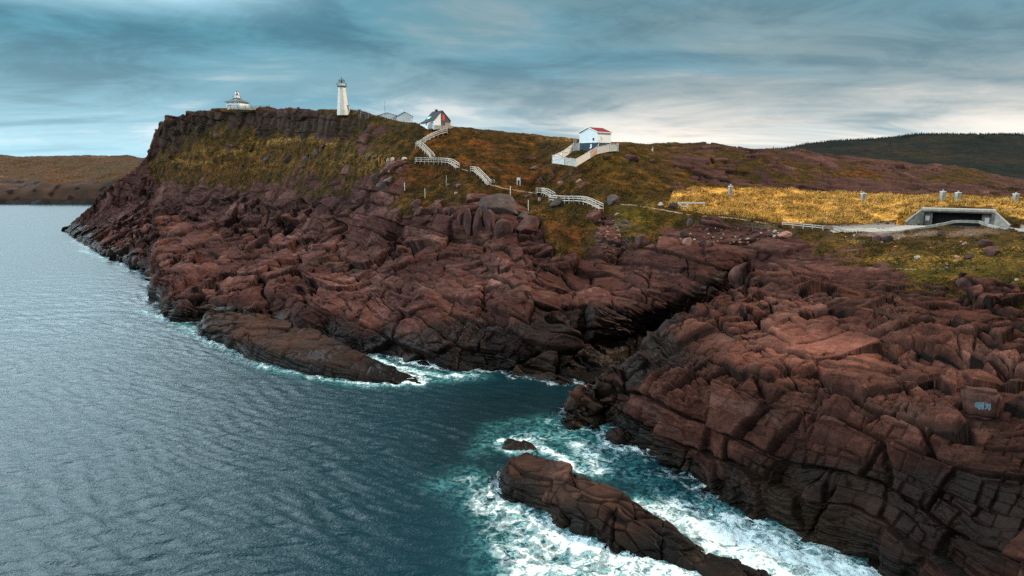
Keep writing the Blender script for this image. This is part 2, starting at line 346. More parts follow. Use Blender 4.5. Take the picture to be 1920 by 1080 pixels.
def rock_disp(P, seed=3, amp=1.0, big=9.5, mx=1.25, fx=.9, rwx=.8, wx_=2.0, lt=.5, l2=.15):
    """jointed, rounded bedrock: metres along the normal, block tone, crack closeness"""
    P = np.asarray(P, np.float32)
    n = len(P)
    W = np.stack([noise(P, 13, seed + 50), noise(P, 13, seed + 51), noise(P, 13, seed + 52)], -1)
    W2 = np.stack([noise(P, 3.5, seed + 53), noise(P, 3.5, seed + 54), noise(P, 3.5, seed + 55)], -1)
    Q = (P + wx_ * W + .4 * W2) @ BED
    h = np.zeros(n, np.float32); tone = np.zeros(n, np.float32); crack = np.zeros(n, np.float32)
    zone = noise(P, 26, seed + 60); zone2 = noise(P, 10, seed + 62)
    jit = .16 * noise(P, 1.9, seed + 65)
    brk = np.clip(.88 + .9 * noise(P, 7, seed + 67), .35, 1.35)
    def add(e, d, idc, rw, a_off, a_tilt, a_cr, act, tn):
        nonlocal h, tone, crack
        e = np.maximum(e + jit * min(1, rw * 1.6), 0)
        a_cr = a_cr * brk
        rnd = f01(idc, 5) - .5
        T = np.stack([f01(idc, 6) - .5, f01(idc, 7) - .5, f01(idc, 8) - .5], -1)
        loc = np.clip((T * d).sum(-1), -2.4, 2.4)
        q = f01(idc, 9)
        rwv = rw * rwx * (.3 + 1.9 * q ** 2)
        c = np.clip(1 - e / rwv, 0, 1)
        h += act * (a_off * rnd * 1.7 + a_tilt * loc * 1.5 - a_cr * (.35 + .8 * q) * (.45 * c ** 2.0 + .6 * sstep(.55, .9, c)))
        tone += rnd * tn
        crack = np.maximum(crack, act * c ** 3 * np.minimum(1, a_cr * 1.3))
    macro = fbm(P, 15, seed + 64, 2)
    h += 1.3 * macro
    add(*joints(Q, (big * lt, big * 1.3, big * 1.1), seed), .75, 1.15, .27, 1.3, mx * np.clip(.85 + .7 * zone, .45, 1.1), .5)
    s = big * .5
    e, d, idc = voro(Q / (s * np.array((1.7, 1.1, .66), np.float32)), seed + 7)
    add(e * s * .8, d * s, idc, .5, .75, .40, .66, mx * np.clip(.55 + 1.5 * zone, .0, 1.2), .35)
    add(*joints(Q @ rot('Z', 31), (big * l2, big * .5, big * .34), seed + 5), .26, .26, .26, .36, fx * np.clip(.4 - 1.5 * zone + 1.1 * zone2, .0, 1.2), .35)
    s = big * .17
    e, d, idc = voro(Q / (s * np.array((1.6, 1.1, .6), np.float32)), seed + 14)
    add(e * s * .8, d * s, idc, .2, .16, .30, .20, fx * np.clip(.35 + 1.6 * zone2, .0, 1.1), .2)
    s = big * .075
    e, d, idc = voro(Q / (s * np.array((1.5, 1.1, .7), np.float32)), seed + 21)
    add(e * s * .8, d * s, idc, .11, .06, .22, .09, np.clip(.5 + 1.2 * noise(P, 6, seed + 63), .1, 1.2), .12)
    L = Q[:, 2] + .8 * noise(P, 7, seed + 70)
    st_ = L / .95; fi = st_ - np.floor(st_)
    led = np.minimum(fi * 1.25, 1) - sstep(.86, 1., fi)
    h += .42 * fx * led * np.clip(.35 + 1.5 * noise(P, 15, seed + 71), 0, 1)
    fine = fbm(P, 1.1, seed + 80, 3)
    h += .07 * fine
    tone += .14 * fine + .5 * noise(P, 20, seed + 81)
    return h * amp, tone, crack

def soft_poly(u, v, poly, soft):
    """signed px distance to polygon (inside positive), squashed to 0..1"""
    poly = np.array(poly, float); inside = np.zeros(len(u), bool); dm = np.full(len(u), 1e9)
    for (x0, y0), (x1, y1) in zip(poly, np.roll(poly, -1, 0)):
        c = ((y0 > v) != (y1 > v)) & (u < (x1 - x0) * (v - y0) / (y1 - y0 + 1e-9) + x0)
        inside ^= c
        t = np.clip(((u - x0) * (x1 - x0) + (v - y0) * (y1 - y0)) / ((x1 - x0) ** 2 + (y1 - y0) ** 2 + 1e-9), 0, 1)
        dm = np.minimum(dm, (u - x0 - t * (x1 - x0)) ** 2 + ((v - y0 - t * (y1 - y0))) ** 2)
    s = np.sqrt(dm) * np.where(inside, 1, -1)
    return sstep(-soft, soft, s)

def blob(u, v, cx, cy, rx, ry):
    return np.exp(-(((u - cx) / rx) ** 2 + ((v - cy) / ry) ** 2))

def surface(G):
    shape = G.shape[:2]
    P0 = G[..., :3].reshape(-1, 3); LV = G[..., 3].reshape(-1)
    NRM = (G[..., 4:7] if G.shape[2] > 4 else grid_normals(G[..., :3])).reshape(-1, 3)
    NRM = NRM / (np.linalg.norm(NRM, axis=1, keepdims=True) + 1e-9)
    pu, pv, pd = project(P0)
    rowi = np.repeat(np.arange(shape[0]), shape[1])
    rh, tone, crack = rock_disp(P0)
    nb_ = (pd < 128) & (pu > 1000)
    r2, t2, c2 = rock_disp(P0[nb_], 103, 1.0, 4.9, 1.75, 1.0, .85, 1.3, .85, .34)
    wn = sstep(128, 112, pd[nb_])
    rh[nb_] = rh[nb_] * (1 - wn) + r2 * wn; tone[nb_] = tone[nb_] * (1 - wn) + t2 * wn; crack[nb_] = crack[nb_] * (1 - wn) + c2 * wn
    slope = 1 - np.clip(NRM[:, 2], 0, 1)
    # the tall cliff under the lighthouses: deep vertical clefts
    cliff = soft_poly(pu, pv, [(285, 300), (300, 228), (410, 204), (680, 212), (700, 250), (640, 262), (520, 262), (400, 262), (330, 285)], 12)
    Pc = P0 * np.array([1, 1, .28])
    e_, d_, id_ = voro((Pc + 1.6 * np.stack([noise(P0, 8, 90), noise(P0, 8, 91), noise(P0, 8, 92)], -1)) / 7.5, 31)
    ch = 3.2 * (f01(id_, 3) - .5) - 2.2 * np.clip(1 - e_ / .25, 0, 1) ** 2
    rh = rh * (1 - .55 * cliff) + cliff * ch
    edge = np.exp(-((pv - np.interp(pu, [112, 165, 240, 275, 285, 300, 330, 400, 510, 600, 690, 770, 870, 940, 1000, 1145, 1270, 1470, 1700, 1920], [430, 392, 330, 300, 268, 235, 217, 206, 203, 208, 216, 232, 243, 252, 258, 269, 272, 283, 308, 340])) / 9.0) ** 2)
    rh *= 1 - .45 * edge * (pu > 330)
    # smooth, big slabs on the near bluff's bright top
    rh *= 1 - .38 * sstep(-6, -2.5, LV) * (1 - cliff)
    rh *= np.where(pu < 260, .55 + .45 * sstep(120, 260, pu), 1)
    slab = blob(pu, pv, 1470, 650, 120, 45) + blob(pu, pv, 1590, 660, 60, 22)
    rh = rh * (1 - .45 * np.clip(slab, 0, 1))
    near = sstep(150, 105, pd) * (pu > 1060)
    # tidal wetness / algae above the waterline, plus cove and gully shade painted dark
    tide_shade = sstep(7.5, 2.2, P0[:, 2] + 2.0 * noise(P0, 9, 95) + rh * .3)
    wet_shade = np.clip(blob(pu, pv, 1080, 660, 200, 75) + .8 * blob(pu, pv, 860, 640, 120, 50) + 1.0 * blob(pu, pv, 1720, 980, 360, 130) + .6 * blob(pu, pv, 1400, 900, 150, 50) + 1.1 * blob(pu, pv, 1150, 645, 110, 65) + .8 * np.exp(-((pv - np.interp(pu, [1150, 1250, 1330, 1400, 1440], [660, 585, 540, 495, 470])) / 24) ** 2) * sstep(1120, 1170, pu) * sstep(1430, 1390, pu), 0, 1)
    tide_shade = np.maximum(tide_shade, .85 * sstep(.25, .75, wet_shade + .25 * noise(P0, 10, 97) - .12 * rh))
    # grass layer
    gl = LV + .8 * fbm(P0, 14, 40, 4) + .35 * noise(P0, 3, 44)
    for (cx, cy, rx, ry, s) in [(935, 385, 46, 17, -3.2), (700, 352, 60, 22, -2.0), (850, 412, 75, 20, -2.6), (965, 425, 45, 18, -2.4),
                                (1070, 455, 45, 30, 2.8), (1055, 425, 40, 25, 2.0), (1190, 432, 45, 22, 2.0), (1140, 420, 30, 30, -1.6), (1150, 460, 30, 14, -2), (1340, 445, 80, 22, -1.6),
                                (1060, 265, 50, 8, -1.0), (610, 362, 60, 10, 2.6), (790, 432, 40, 14, 3.0), (740, 395, 60, 14, 1.6),
                                (1600, 545, 40, 10, 2.2), (1650, 535, 90, 12, 2.0), (1740, 560, 60, 12, 1.6), (1480, 515, 40, 8, 1.6), (1880, 545, 40, 14, -2), (1700, 350, 90, 14, -1), (1820, 332, 120, 16, .8), (1560, 330, 90, 9, 1.0)]:
        gl += s * blob(pu, pv, cx, cy, rx, ry)
    # pads: level ground under the buildings, road and bunker
    road = soft_poly(pu, pv, [(1560, 428), (1612, 424), (1700, 422), (1745, 416), (1800, 408), (1852, 410), (1900, 420), (1935, 430), (2100, 452), (2100, 470), (1935, 442), (1880, 430), (1840, 419), (1790, 419), (1760, 426), (1715, 434), (1650, 441), (1610, 438), (1570, 434)], 2.5)
    pad = np.zeros(len(P0))
    for (cx, cy, rx, ry) in [(443, 202, 40, 7), (640, 208, 34, 8), (735, 228, 45, 8), (815, 237, 34, 8), (1115, 276, 44, 10), (1792, 400, 80, 24)]:
        pad = np.maximum(pad, np.clip(1.6 * blob(pu, pv, cx, cy, rx, ry), 0, 1))
    pad = np.maximum(pad, road)
    gl = np.where(pad > .3, np.maximum(gl, 1.5 * pad), gl)
    hum = fbm(P0, 2.6, 48, 3)
    gsurf = .5 + .5 * fbm(P0, 7, 45, 3) + .42 * np.abs(hum) + .12 * fbm(P0, .8, 49, 2)
    top = gl + .0
    grass = sstep(-.18, .30, top - rh)
    disp = np.where(top > rh, np.minimum(gsurf * .6 + .35 * rh * (top < 1.0), top), rh)
    k_ = grass
    disp = rh * (1 - k_) + k_ * np.minimum(top, gsurf)
    disp = disp * (1 - pad) + .3 * pad
    disp *= np.where(P0[:, 2] < -1, .4, 1)
    hid = (pd > 500) | (rowi > shape[0] - 40)
    P1 = P0 + NRM * disp[:, None]
    return shape, P0, LV, NRM, pu, pv, pd, rowi, rh, tone, crack, cliff, slab, near, tide_shade, road, pad, grass, P1

shape, P0, LV, NRM, pu, pv, pd, rowi, rh, tone, crack, cliff, slab, near, tide_shade, road, pad, grass, P1 = surface(G)
G = np.concatenate([G, grid_normals(G[..., :3])], -1)
G = resample_rows(G, P1.reshape(*shape, 3), int(1350 * RES))
shape, P0, LV, NRM, pu, pv, pd, rowi, rh, tone, crack, cliff, slab, near, tide_shade, road, pad, grass, P1 = surface(G)
print('terrain', G.shape, round(time.time() - T0, 1))
# bunker cut
BK = atf(1792, 425, 157.0); 
bx = P1[:, 0] - BK[0]; by = P1[:, 1] - BK[1]
bd = BK[:2] / np.hypot(*BK[:2])
br = bx * bd[0] + by * bd[1]; bs = bx * bd[1] - by * bd[0]
cut = (np.abs(bs) < 7.3) & (br > -7) & (br < 5.5)
P1[cut, 2] = np.minimum(P1[cut, 2], BK[2] - .05)
wing = (np.abs(bs) >= 7.3) & (np.abs(bs) < 11.8) & (br > -7) & (br < 1.2)
P1[wing, 2] = np.minimum(P1[wing, 2], BK[2] + np.clip((br[wing] + .5) * 1.2, -.05, 2))
roof = (np.abs(bs) < 8) & (br >= 5.5) & (br < 12)
P1[roof, 2] = np.minimum(P1[roof, 2], BK[2] + 4.2)

gold = sstep(.35, .65, .18 * fbm(P0, 5, 47, 3) + soft_poly(pu, pv, [(1262, 362), (1330, 357), (1400, 357), (1500, 362), (1640, 369), (1800, 371), (1930, 379), (2500, 395), (2500, 450), (1935, 420), (1880, 404), (1855, 388), (1735, 388), (1700, 416), (1610, 424), (1470, 422), (1400, 412), (1350, 407), (1290, 400), (1255, 382)], 9))
rust = np.zeros(len(P0)); green = np.zeros(len(P0))
for (cx, cy, rx, ry, s) in [(1000, 330, 90, 22, .8), (860, 315, 60, 14, .7), (800, 330, 40, 12, .9), (780, 285, 9, 4, 1.4), (1060, 440, 40, 25, .9), (760, 350, 50, 16, .6), (925, 365, 70, 10, .6), (820, 268, 14, 5, 1.2), (1620, 325, 60, 8, 1.0), (1480, 300, 40, 6, .8), (905, 275, 12, 6, 1.2), (400, 315, 120, 30, .45), (560, 300, 90, 30, .5), (900, 280, 120, 25, .35)]:
    rust += s * blob(pu, pv, cx, cy, rx, ry)
for (cx, cy, rx, ry, s) in [(1190, 410, 60, 28, .55), (1720, 520, 120, 40, .42), (560, 290, 90, 40, .1), (1860, 500, 80, 40, .35), (1130, 300, 60, 25, .25), (1880, 400, 25, 16, .8)]:
    green += s * blob(pu, pv, cx, cy, rx, ry)
dirt = np.zeros(len(P0))
for (cx, cy, rx, ry, s) in [(1720, 445, 100, 6, .8), (1830, 440, 60, 8, .5), (1640, 447, 60, 6, .7), (1370, 440, 100, 22, 1.1), (1150, 440, 28, 40, .9), (1790, 462, 60, 6, .3)]:
    dirt += s * blob(pu, pv, cx, cy, rx, ry)
straw = .5 * blob(pu, pv, 420, 285, 80, 9) + .5 * blob(pu, pv, 360, 303, 60, 8) + .5 * blob(pu, pv, 520, 265, 60, 7) + .3 * blob(pu, pv, 480, 312, 90, 14) + .4 * blob(pu, pv, 600, 260, 60, 14) + .35 * blob(pu, pv, 700, 300, 80, 20) + .8 * blob(pu, pv, 1290, 392, 60, 10) + .7 * blob(pu, pv, 940, 398, 60, 4) + .4 * blob(pu, pv, 620, 265, 30, 10) + .6 * blob(pu, pv, 1060, 264, 40, 4) + .6 * blob(pu, pv, 1690, 455, 120, 8) + .5 * blob(pu, pv, 1870, 470, 50, 10) + .4 * blob(pu, pv, 1750, 490, 130, 22)
# ------------------------------------------------------------------ materials
class NT:
    def __init__(s, name):
        s.m = bpy.data.materials.new(name); s.m.use_nodes = True
        s.t = s.m.node_tree; s.n = s.t.nodes; s.l = s.t.links
        s.b = s.n['Principled BSDF']; s.out = s.n['Material Output']
    def new(s, typ, **kw):
        n = s.n.new(typ)
        for k, v in kw.items(): setattr(n, k, v)
        return n
    def set(s, sock, val):
        if hasattr(val, 'node'): s.l.new(val, sock)
        elif isinstance(val, (tuple, list)) and len(val) == 3 and sock.type == 'RGBA': sock.default_value = (*val, 1)
        else: sock.default_value = val
    def attr(s, name):
        return s.new('ShaderNodeAttribute', attribute_name=name).outputs['Fac']
    def pos(s):
        return s.new('ShaderNodeNewGeometry').outputs['Position']
    def obj(s):
        return s.new('ShaderNodeTexCoord').outputs['Object']
    def map(s, vec, scale=(1, 1, 1), rotz=0):
        n = s.new('ShaderNodeMapping'); s.l.new(vec, n.inputs[0]); n.inputs['Scale'].default_value = scale; n.inputs['Rotation'].default_value = (0, 0, rotz)
        return n.outputs[0]
    def noise(s, vec, scale, detail=3, rough=.55, dist=0):
        n = s.new('ShaderNodeTexNoise'); s.l.new(vec, n.inputs['Vector'])
        n.inputs['Scale'].default_value = scale; n.inputs['Detail'].default_value = detail; n.inputs['Roughness'].default_value = rough; n.inputs['Distortion'].default_value = dist
        return n.outputs['Fac']
    def math(s, op, a, b=0., clamp=False):
        n = s.new('ShaderNodeMath', operation=op, use_clamp=clamp); s.set(n.inputs[0], a); s.set(n.inputs[1], b)
        return n.outputs[0]
    def rng(s, x, a, b, c=0., d=1.):
        n = s.new('ShaderNodeMapRange'); n.interpolation_type = 'SMOOTHSTEP'
        for k, v in zip((1, 2, 3, 4), (a, b, c, d)): n.inputs[k].default_value = v
        s.set(n.inputs[0], x); return n.outputs[0]
    def mix(s, f, a, b, mode='MIX'):
        n = s.new('ShaderNodeMix', data_type='RGBA', blend_type=mode); n.clamp_factor = True
        s.set(n.inputs[0], f); s.set(n.inputs[6], a); s.set(n.inputs[7], b)
        return n.outputs[2]
    def ramp(s, x, stops):
        n = s.new('ShaderNodeValToRGB'); s.set(n.inputs[0], x); e = n.color_ramp.elements
        while len(e) < len(stops): e.new(.5)
        for q, (p, c) in zip(e, stops): q.position = p; q.color = (*c, 1)
        return n.outputs[0]
    def bump(s, h, strength=.5, dist=.1, normal=None):
        n = s.new('ShaderNodeBump'); s.set(n.inputs['Height'], h); n.inputs['Strength'].default_value = strength; n.inputs['Distance'].default_value = dist
        if normal is not None: s.l.new(normal, n.inputs['Normal'])
        return n.outputs[0]
    def done(s, col, rough=.9, normal=None, spec=.2):
        s.set(s.b.inputs['Base Color'], col); s.set(s.b.inputs['Roughness'], rough)
        s.set(s.b.inputs['Specular IOR Level'], spec)
        if normal is not None: s.l.new(normal, s.b.inputs['Normal'])
        return s.m

def terrain_mat(name, far=False):
    t = NT(name); p = t.pos()
    tone = t.math('MULTIPLY_ADD', t.attr('tone'), .42); t.n[-1].inputs[2].default_value = .5
    n1 = t.noise(p, .9, 5, .65); n2 = t.noise(p, .11, 3); n3 = t.noise(p, 4.5, 3, .7)
    x = t.math('ADD', tone, t.math('MULTIPLY', t.math('SUBTRACT', n1, .5), .55))
    x = t.math('ADD', x, t.math('MULTIPLY', t.math('SUBTRACT', n3, .5), .45))
    rc = t.ramp(x, [(.1, (.020, .009, .0075)), (.42, (.052, .0215, .0175)), (.68, (.108, .045, .036)), (.95, (.28, .14, .115))])
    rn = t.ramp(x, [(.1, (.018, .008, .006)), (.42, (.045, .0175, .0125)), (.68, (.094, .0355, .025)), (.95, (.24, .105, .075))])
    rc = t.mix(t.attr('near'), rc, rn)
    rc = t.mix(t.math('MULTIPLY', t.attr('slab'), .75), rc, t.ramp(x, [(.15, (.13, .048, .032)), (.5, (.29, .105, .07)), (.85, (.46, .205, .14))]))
    beds = t.noise(t.map(p, (.07, .07, .75), .3), 1., 4, .6, .3)
    rc = t.mix(t.math('MULTIPLY', t.rng(beds, .54, .68), .32), rc, t.mix(n1, (.06, .034, .028), (.22, .128, .098)))
    rc = t.mix(t.math('MULTIPLY', t.rng(beds, .46, .34), .5), rc, t.mix(n1, (.035, .016, .014), (.10, .04, .03)))
    rc = t.mix(t.math('MULTIPLY', t.rng(n2, .56, .75), .4), rc, (.13, .052, .028))
    lich = t.math('MULTIPLY', t.rng(n3, .66, .74), t.rng(n1, .48, .6))
    rc = t.mix(t.math('MULTIPLY', lich, .3), rc, (.34, .26, .23))
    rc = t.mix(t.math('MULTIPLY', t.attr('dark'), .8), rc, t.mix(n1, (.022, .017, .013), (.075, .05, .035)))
    rc = t.mix(t.math('MULTIPLY', t.attr('crack'), .85), rc, (.012, .008, .007))
    td = t.attr('tide_shade')
    rc = t.mix(t.math('MULTIPLY', td, .96), rc, t.mix(t.rng(n2, .4, .65), (.0055, .0042, .0035), (.017, .010, .006)))
    # ground cover
    g1 = t.noise(p, .35, 4, .6); g2 = t.noise(p, 2.2, 4, .7); g3 = t.noise(p, .06, 3)
    y = t.math('ADD', t.math('MULTIPLY', g1, .55), t.math('MULTIPLY', g2, .45))
    gc = t.ramp(y, [(.34, (.007, .006, .0025)), (.46, (.027, .018, .005)), (.55, (.080, .037, .008)), (.64, (.18, .078, .014)), (.75, (.36, .16, .032))])
    ge = t.ramp(y, [(.33, (.022, .020, .004)), (.47, (.072, .058, .008)), (.6, (.15, .105, .013)), (.75, (.25, .16, .025))])
    gr = t.ramp(y, [(.33, (.018, .008, .004)), (.47, (.065, .022, .007)), (.6, (.15, .045, .010)), (.75, (.28, .09, .016))])
    go = t.ramp(y, [(.34, (.05, .028, .007)), (.44, (.24, .125, .024)), (.53, (.60, .29, .055)), (.68, (.90, .56, .18))])
    gc = t.mix(t.rng(g3, .42, .62), gc, t.mix(.5, gc, (.03, .022, .008)))
    gc = t.mix(t.attr('green'), gc, ge)
    gc = t.mix(t.math('MULTIPLY', t.attr('rust'), t.rng(g1, .35, .6), True), gc, gr)
    gc = t.mix(t.math('MULTIPLY', t.attr('straw'), t.math('MULTIPLY', t.rng(g2, .42, .62), t.rng(t.noise(t.map(p, (.06, .06, .3)), 1., 4, .6), .42, .58)), True), gc, go)
    gc = t.mix(t.math('MULTIPLY', t.attr('gold'), t.rng(t.noise(p, .16, 4, .6), .33, .46, .35, 1.)), gc, go)
    dc = t.ramp(t.noise(p, 3., 5, .7), [(.3, (.05, .032, .024)), (.5, (.15, .10, .075)), (.7, (.30, .22, .17))])
    gc = t.mix(t.attr('dirt'), gc, dc)
    gc = t.mix(t.attr('road'), gc, t.mix(n1, (.17, .15, .135), (.27, .24, .21)))
    gm = t.attr('grass')
    col = t.mix(gm, rc, gc)
    h = t.math('ADD', t.math('MULTIPLY', n1, .5), t.math('MULTIPLY', n3, .3))
    h = t.math('ADD', h, t.math('MULTIPLY', t.noise(p, 12., 3, .7), .2))
    nb = t.bump(h, .8, .22)
    rough = t.rng(td, 0, 1, .88, .42)
    return t.done(col, rough, nb, t.rng(td, .5, 1., .04, .09))

def simple(name, col, rough=.7, var=.15, scale=2., bump=0., metal=0., spec=.3):
    t = NT(name); p = t.obj()
    n = t.noise(p, scale, 4, .65)
    dk = tuple(c * (1 - var) for c in col); lt = tuple(min(1, c * (1 + var)) for c in col)
    c = t.ramp(n, [(.3, dk), (.7, lt)])
    t.b.inputs['Metallic'].default_value = metal
    return t.done(c, rough, t.bump(n, .6, bump) if bump else None, spec)

# ------------------------------------------------------------------ light and sky
def make_world():
    w = bpy.data.worlds.new('World'); scene.world = w; w.use_nodes = True
    t = NT.__new__(NT); t.t = w.node_tree; t.n = t.t.nodes; t.l = t.t.links
    bg = t.n['Background']
    SUN_EL, SUN_AZ = math.radians(44), math.radians(88)      # azimuth clockwise from the view direction (+Y)
    sky = t.new('ShaderNodeTexSky', sky_type='NISHITA'); sky.sun_disc = False
    sky.sun_elevation = SUN_EL; sky.sun_rotation = SUN_AZ; sky.altitude = 40; sky.dust_density = 1.5
    d = t.new('ShaderNodeTexCoord').outputs['Generated']
    sp = t.new('ShaderNodeSeparateXYZ'); t.l.new(d, sp.inputs[0])
    z = t.math('MAXIMUM', sp.outputs[2], 0.0)
    zi = t.math('ADD', z, .15)
    cb = t.new('ShaderNodeCombineXYZ')
    t.l.new(t.math('DIVIDE', sp.outputs[0], zi), cb.inputs[0]); t.l.new(t.math('DIVIDE', sp.outputs[1], zi), cb.inputs[1])
    uv = cb.outputs[0]
    a1 = t.noise(t.map(uv, (.50, .72, 1), .16), 1., 6, .56, .8)
    a2 = t.noise(t.map(uv, (1.5, 1.9, 1), .12), 1., 8, .66, .7)
    a3 = t.noise(t.map(uv, (.30, .60, 1), .22), 1., 4, .5, .4)
    c = t.math('ADD', t.math('MULTIPLY', a1, .62), t.math('MULTIPLY', a2, .38))
    lo = t.rng(z, .015, .20, 1., 0.)                     # 1 at the horizon
    lo2 = t.rng(z, 0., .075, 1., 0.)
    rt = t.rng(sp.outputs[0], -.45, .30, 0., 1.)         # warm towards the right
    high = t.mix(rt, (.08, .28, .37), (.18, .26, .28))
    midc = t.mix(rt, (.21, .38, .46), (.31, .37, .385))
    lowc = t.mix(rt, (.33, .64, .77), (.78, .70, .63))
    col = t.mix(t.rng(z, .06, .20, 1., 0.), high, midc)
    col = t.mix(t.rng(z, .01, .11, 1., 0.), col, lowc)
    # open teal gaps
    gap = t.math('MULTIPLY', t.rng(a3, .46, .62), t.rng(a2, .30, .62, .45, 1.))
    col = t.mix(t.math('MULTIPLY', gap, .75), col, t.mix(lo2, (.095, .285, .385), (.30, .62, .75)))
    # dark undersides of the cloud deck
    dkc = t.rng(c, .545, .39)
    col = t.mix(t.math('MULTIPLY', dkc, t.rng(lo2, 0., 1., .74, .32)), col, t.mix(lo, (.034, .120, .170), (.17, .28, .335)))
    # pale pinkish lit bands
    ltc = t.rng(c, .52, .66)
    col = t.mix(t.math('MULTIPLY', ltc, t.rng(z, .02, .20, .85, .5)), col, t.mix(rt, t.mix(lo, (.30, .40, .43), (.66, .76, .80)), t.mix(lo, (.40, .385, .38), (.92, .80, .72))))
    glow = t.math('MULTIPLY', t.rng(z, .0, .10, 1., 0.), t.rng(a1, .36, .56))
    col = t.mix(t.math('MULTIPLY', glow, t.rng(rt, 0., 1., .35, .9)), col, t.mix(rt, (.72, .84, .90), (.98, .90, .80)))
    # overhead: cloud deck
    up = t.rng(z, .22, .6)
    col = t.mix(up, col, t.mix(t.rng(c, .4, .6), (.06, .10, .13), (.20, .235, .25)))
    left_fill = t.math('MULTIPLY', t.rng(sp.outputs[0], -.17, -.55), t.math('MULTIPLY', t.rng(z, .16, .36), t.rng(z, .85, .5)))  # added bright patch, high and out of view, to lighten the sea at left
    col = t.mix(t.math('MULTIPLY', left_fill, .9), col, t.mix(t.rng(c, .4, .6), (3.2, 4.2, 4.7), (4.9, 5.7, 6.0)))
    t.l.new(col, bg.inputs[0]); bg.inputs[1].default_value = 1.36
    # the sky texture itself at its physical strength
    bg2 = t.new('ShaderNodeBackground'); t.l.new(sky.outputs[0], bg2.inputs[0]); bg2.inputs[1].default_value = .05
    mx = t.new('ShaderNodeMixShader'); mx.inputs[0].default_value = .9
    t.l.new(bg2.outputs[0], mx.inputs[1]); t.l.new(bg.outputs[0], mx.inputs[2]); t.l.new(mx.outputs[0], t.n['World Output'].inputs[0])
    for l in list(t.l):
        if l.from_node == sky and l.to_node.type == 'MIX': t.l.remove(l)
    sl = bpy.data.lights.new('sun', 'SUN'); so = bpy.data.objects.new('sun', sl); COL.objects.link(so)
    sl.energy = 4.8; sl.angle = math.radians(7); sl.color = (1, .87, .72)
    dirv = Vector((math.sin(SUN_AZ) * math.cos(SUN_EL), math.cos(SUN_AZ) * math.cos(SUN_EL), math.sin(SUN_EL)))
    so.rotation_euler = (-dirv).to_track_quat('-Z', 'Y').to_euler()
make_world()
scene.view_settings.view_transform = 'Standard'; scene.view_settings.look = 'None'; scene.view_settings.exposure = 0
scene.cycles.use_denoising = False
scene.cycles.max_bounces = 5
scene.cycles.diffuse_bounces = 2
scene.cycles.use_adaptive_sampling = False
# ------------------------------------------------------------------ build terrain mesh
def tag(o, label=None, cat=None, group=None, kind=None):
    if label: o['label'] = label
    if cat: o['category'] = cat
    if group: o['group'] = group
    if kind: o['kind'] = kind
    return o
TMAT = terrain_mat('rock_and_heath')
sh2 = lambda a: np.asarray(a).reshape(shape)
PG = P1.reshape(*shape, 3)
ATTR = dict(grass=grass, tone=tone, crack=crack, tide_shade=tide_shade, gold=gold, rust=np.clip(rust, 0, 1), green=np.clip(green, 0, 1), dirt=np.clip(dirt, 0, 1) * sstep(-.4, .3, noise(P0, 4, 46) + dirt - .5), straw=np.clip(straw, 0, 1), slab=np.clip(slab, 0, 1), near=near, road=road, dark=np.clip(cliff + .35 * sstep(180, 215, pd) * (pu > 1150), 0, 1))
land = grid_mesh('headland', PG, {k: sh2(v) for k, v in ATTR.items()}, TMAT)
tag(land, 'reddish rocky headland with grassy slopes running down to the sea', kind='structure')

# depth raster for standing things on the ground
RW, RH = 1300, 620
def make_raster(P):
    u, v, d = project(P)
    ok = (u > -60) & (u < 2000) & (v > 150) & (v < 1100) & (d > 1)
    ix = ((u[ok] + 60) / 2060 * RW).astype(int); iy = ((v[ok] - 150) / 950 * RH).astype(int)
    ras = np.full((RH, RW), 1e9); lin = iy * RW + ix
    ids = np.where(ok)[0]
    order = np.argsort(-d[ok])
    idr = np.full(RH * RW, -1); idr[lin[order]] = ids[order]
    return idr.reshape(RH, RW), d
RAS, RD = make_raster(P1)
def ground(u, v, rad=3):
    ix = int((u + 60) / 2060 * RW); iy = int((v - 150) / 950 * RH)
    w = RAS[max(0, iy - rad):iy + rad + 1, max(0, ix - rad):ix + rad + 1].ravel(); w = w[w >= 0]
    if len(w) == 0: return ground(u, v, rad * 2 + 1) if rad < 40 else None
    dd = RD[w]; near_ = w[dd < dd.min() * 1.06]
    uu, vv, _ = project(P1[near_])
    i = near_[np.argmin((uu - u) ** 2 + 1.5 * (vv - v) ** 2)]
    # move along the ray to that depth
    D = np.hypot(P1[i, 0], P1[i, 1])
    q = at(u, v, D)
    return Vector((q[0], q[1], P1[i, 2]))

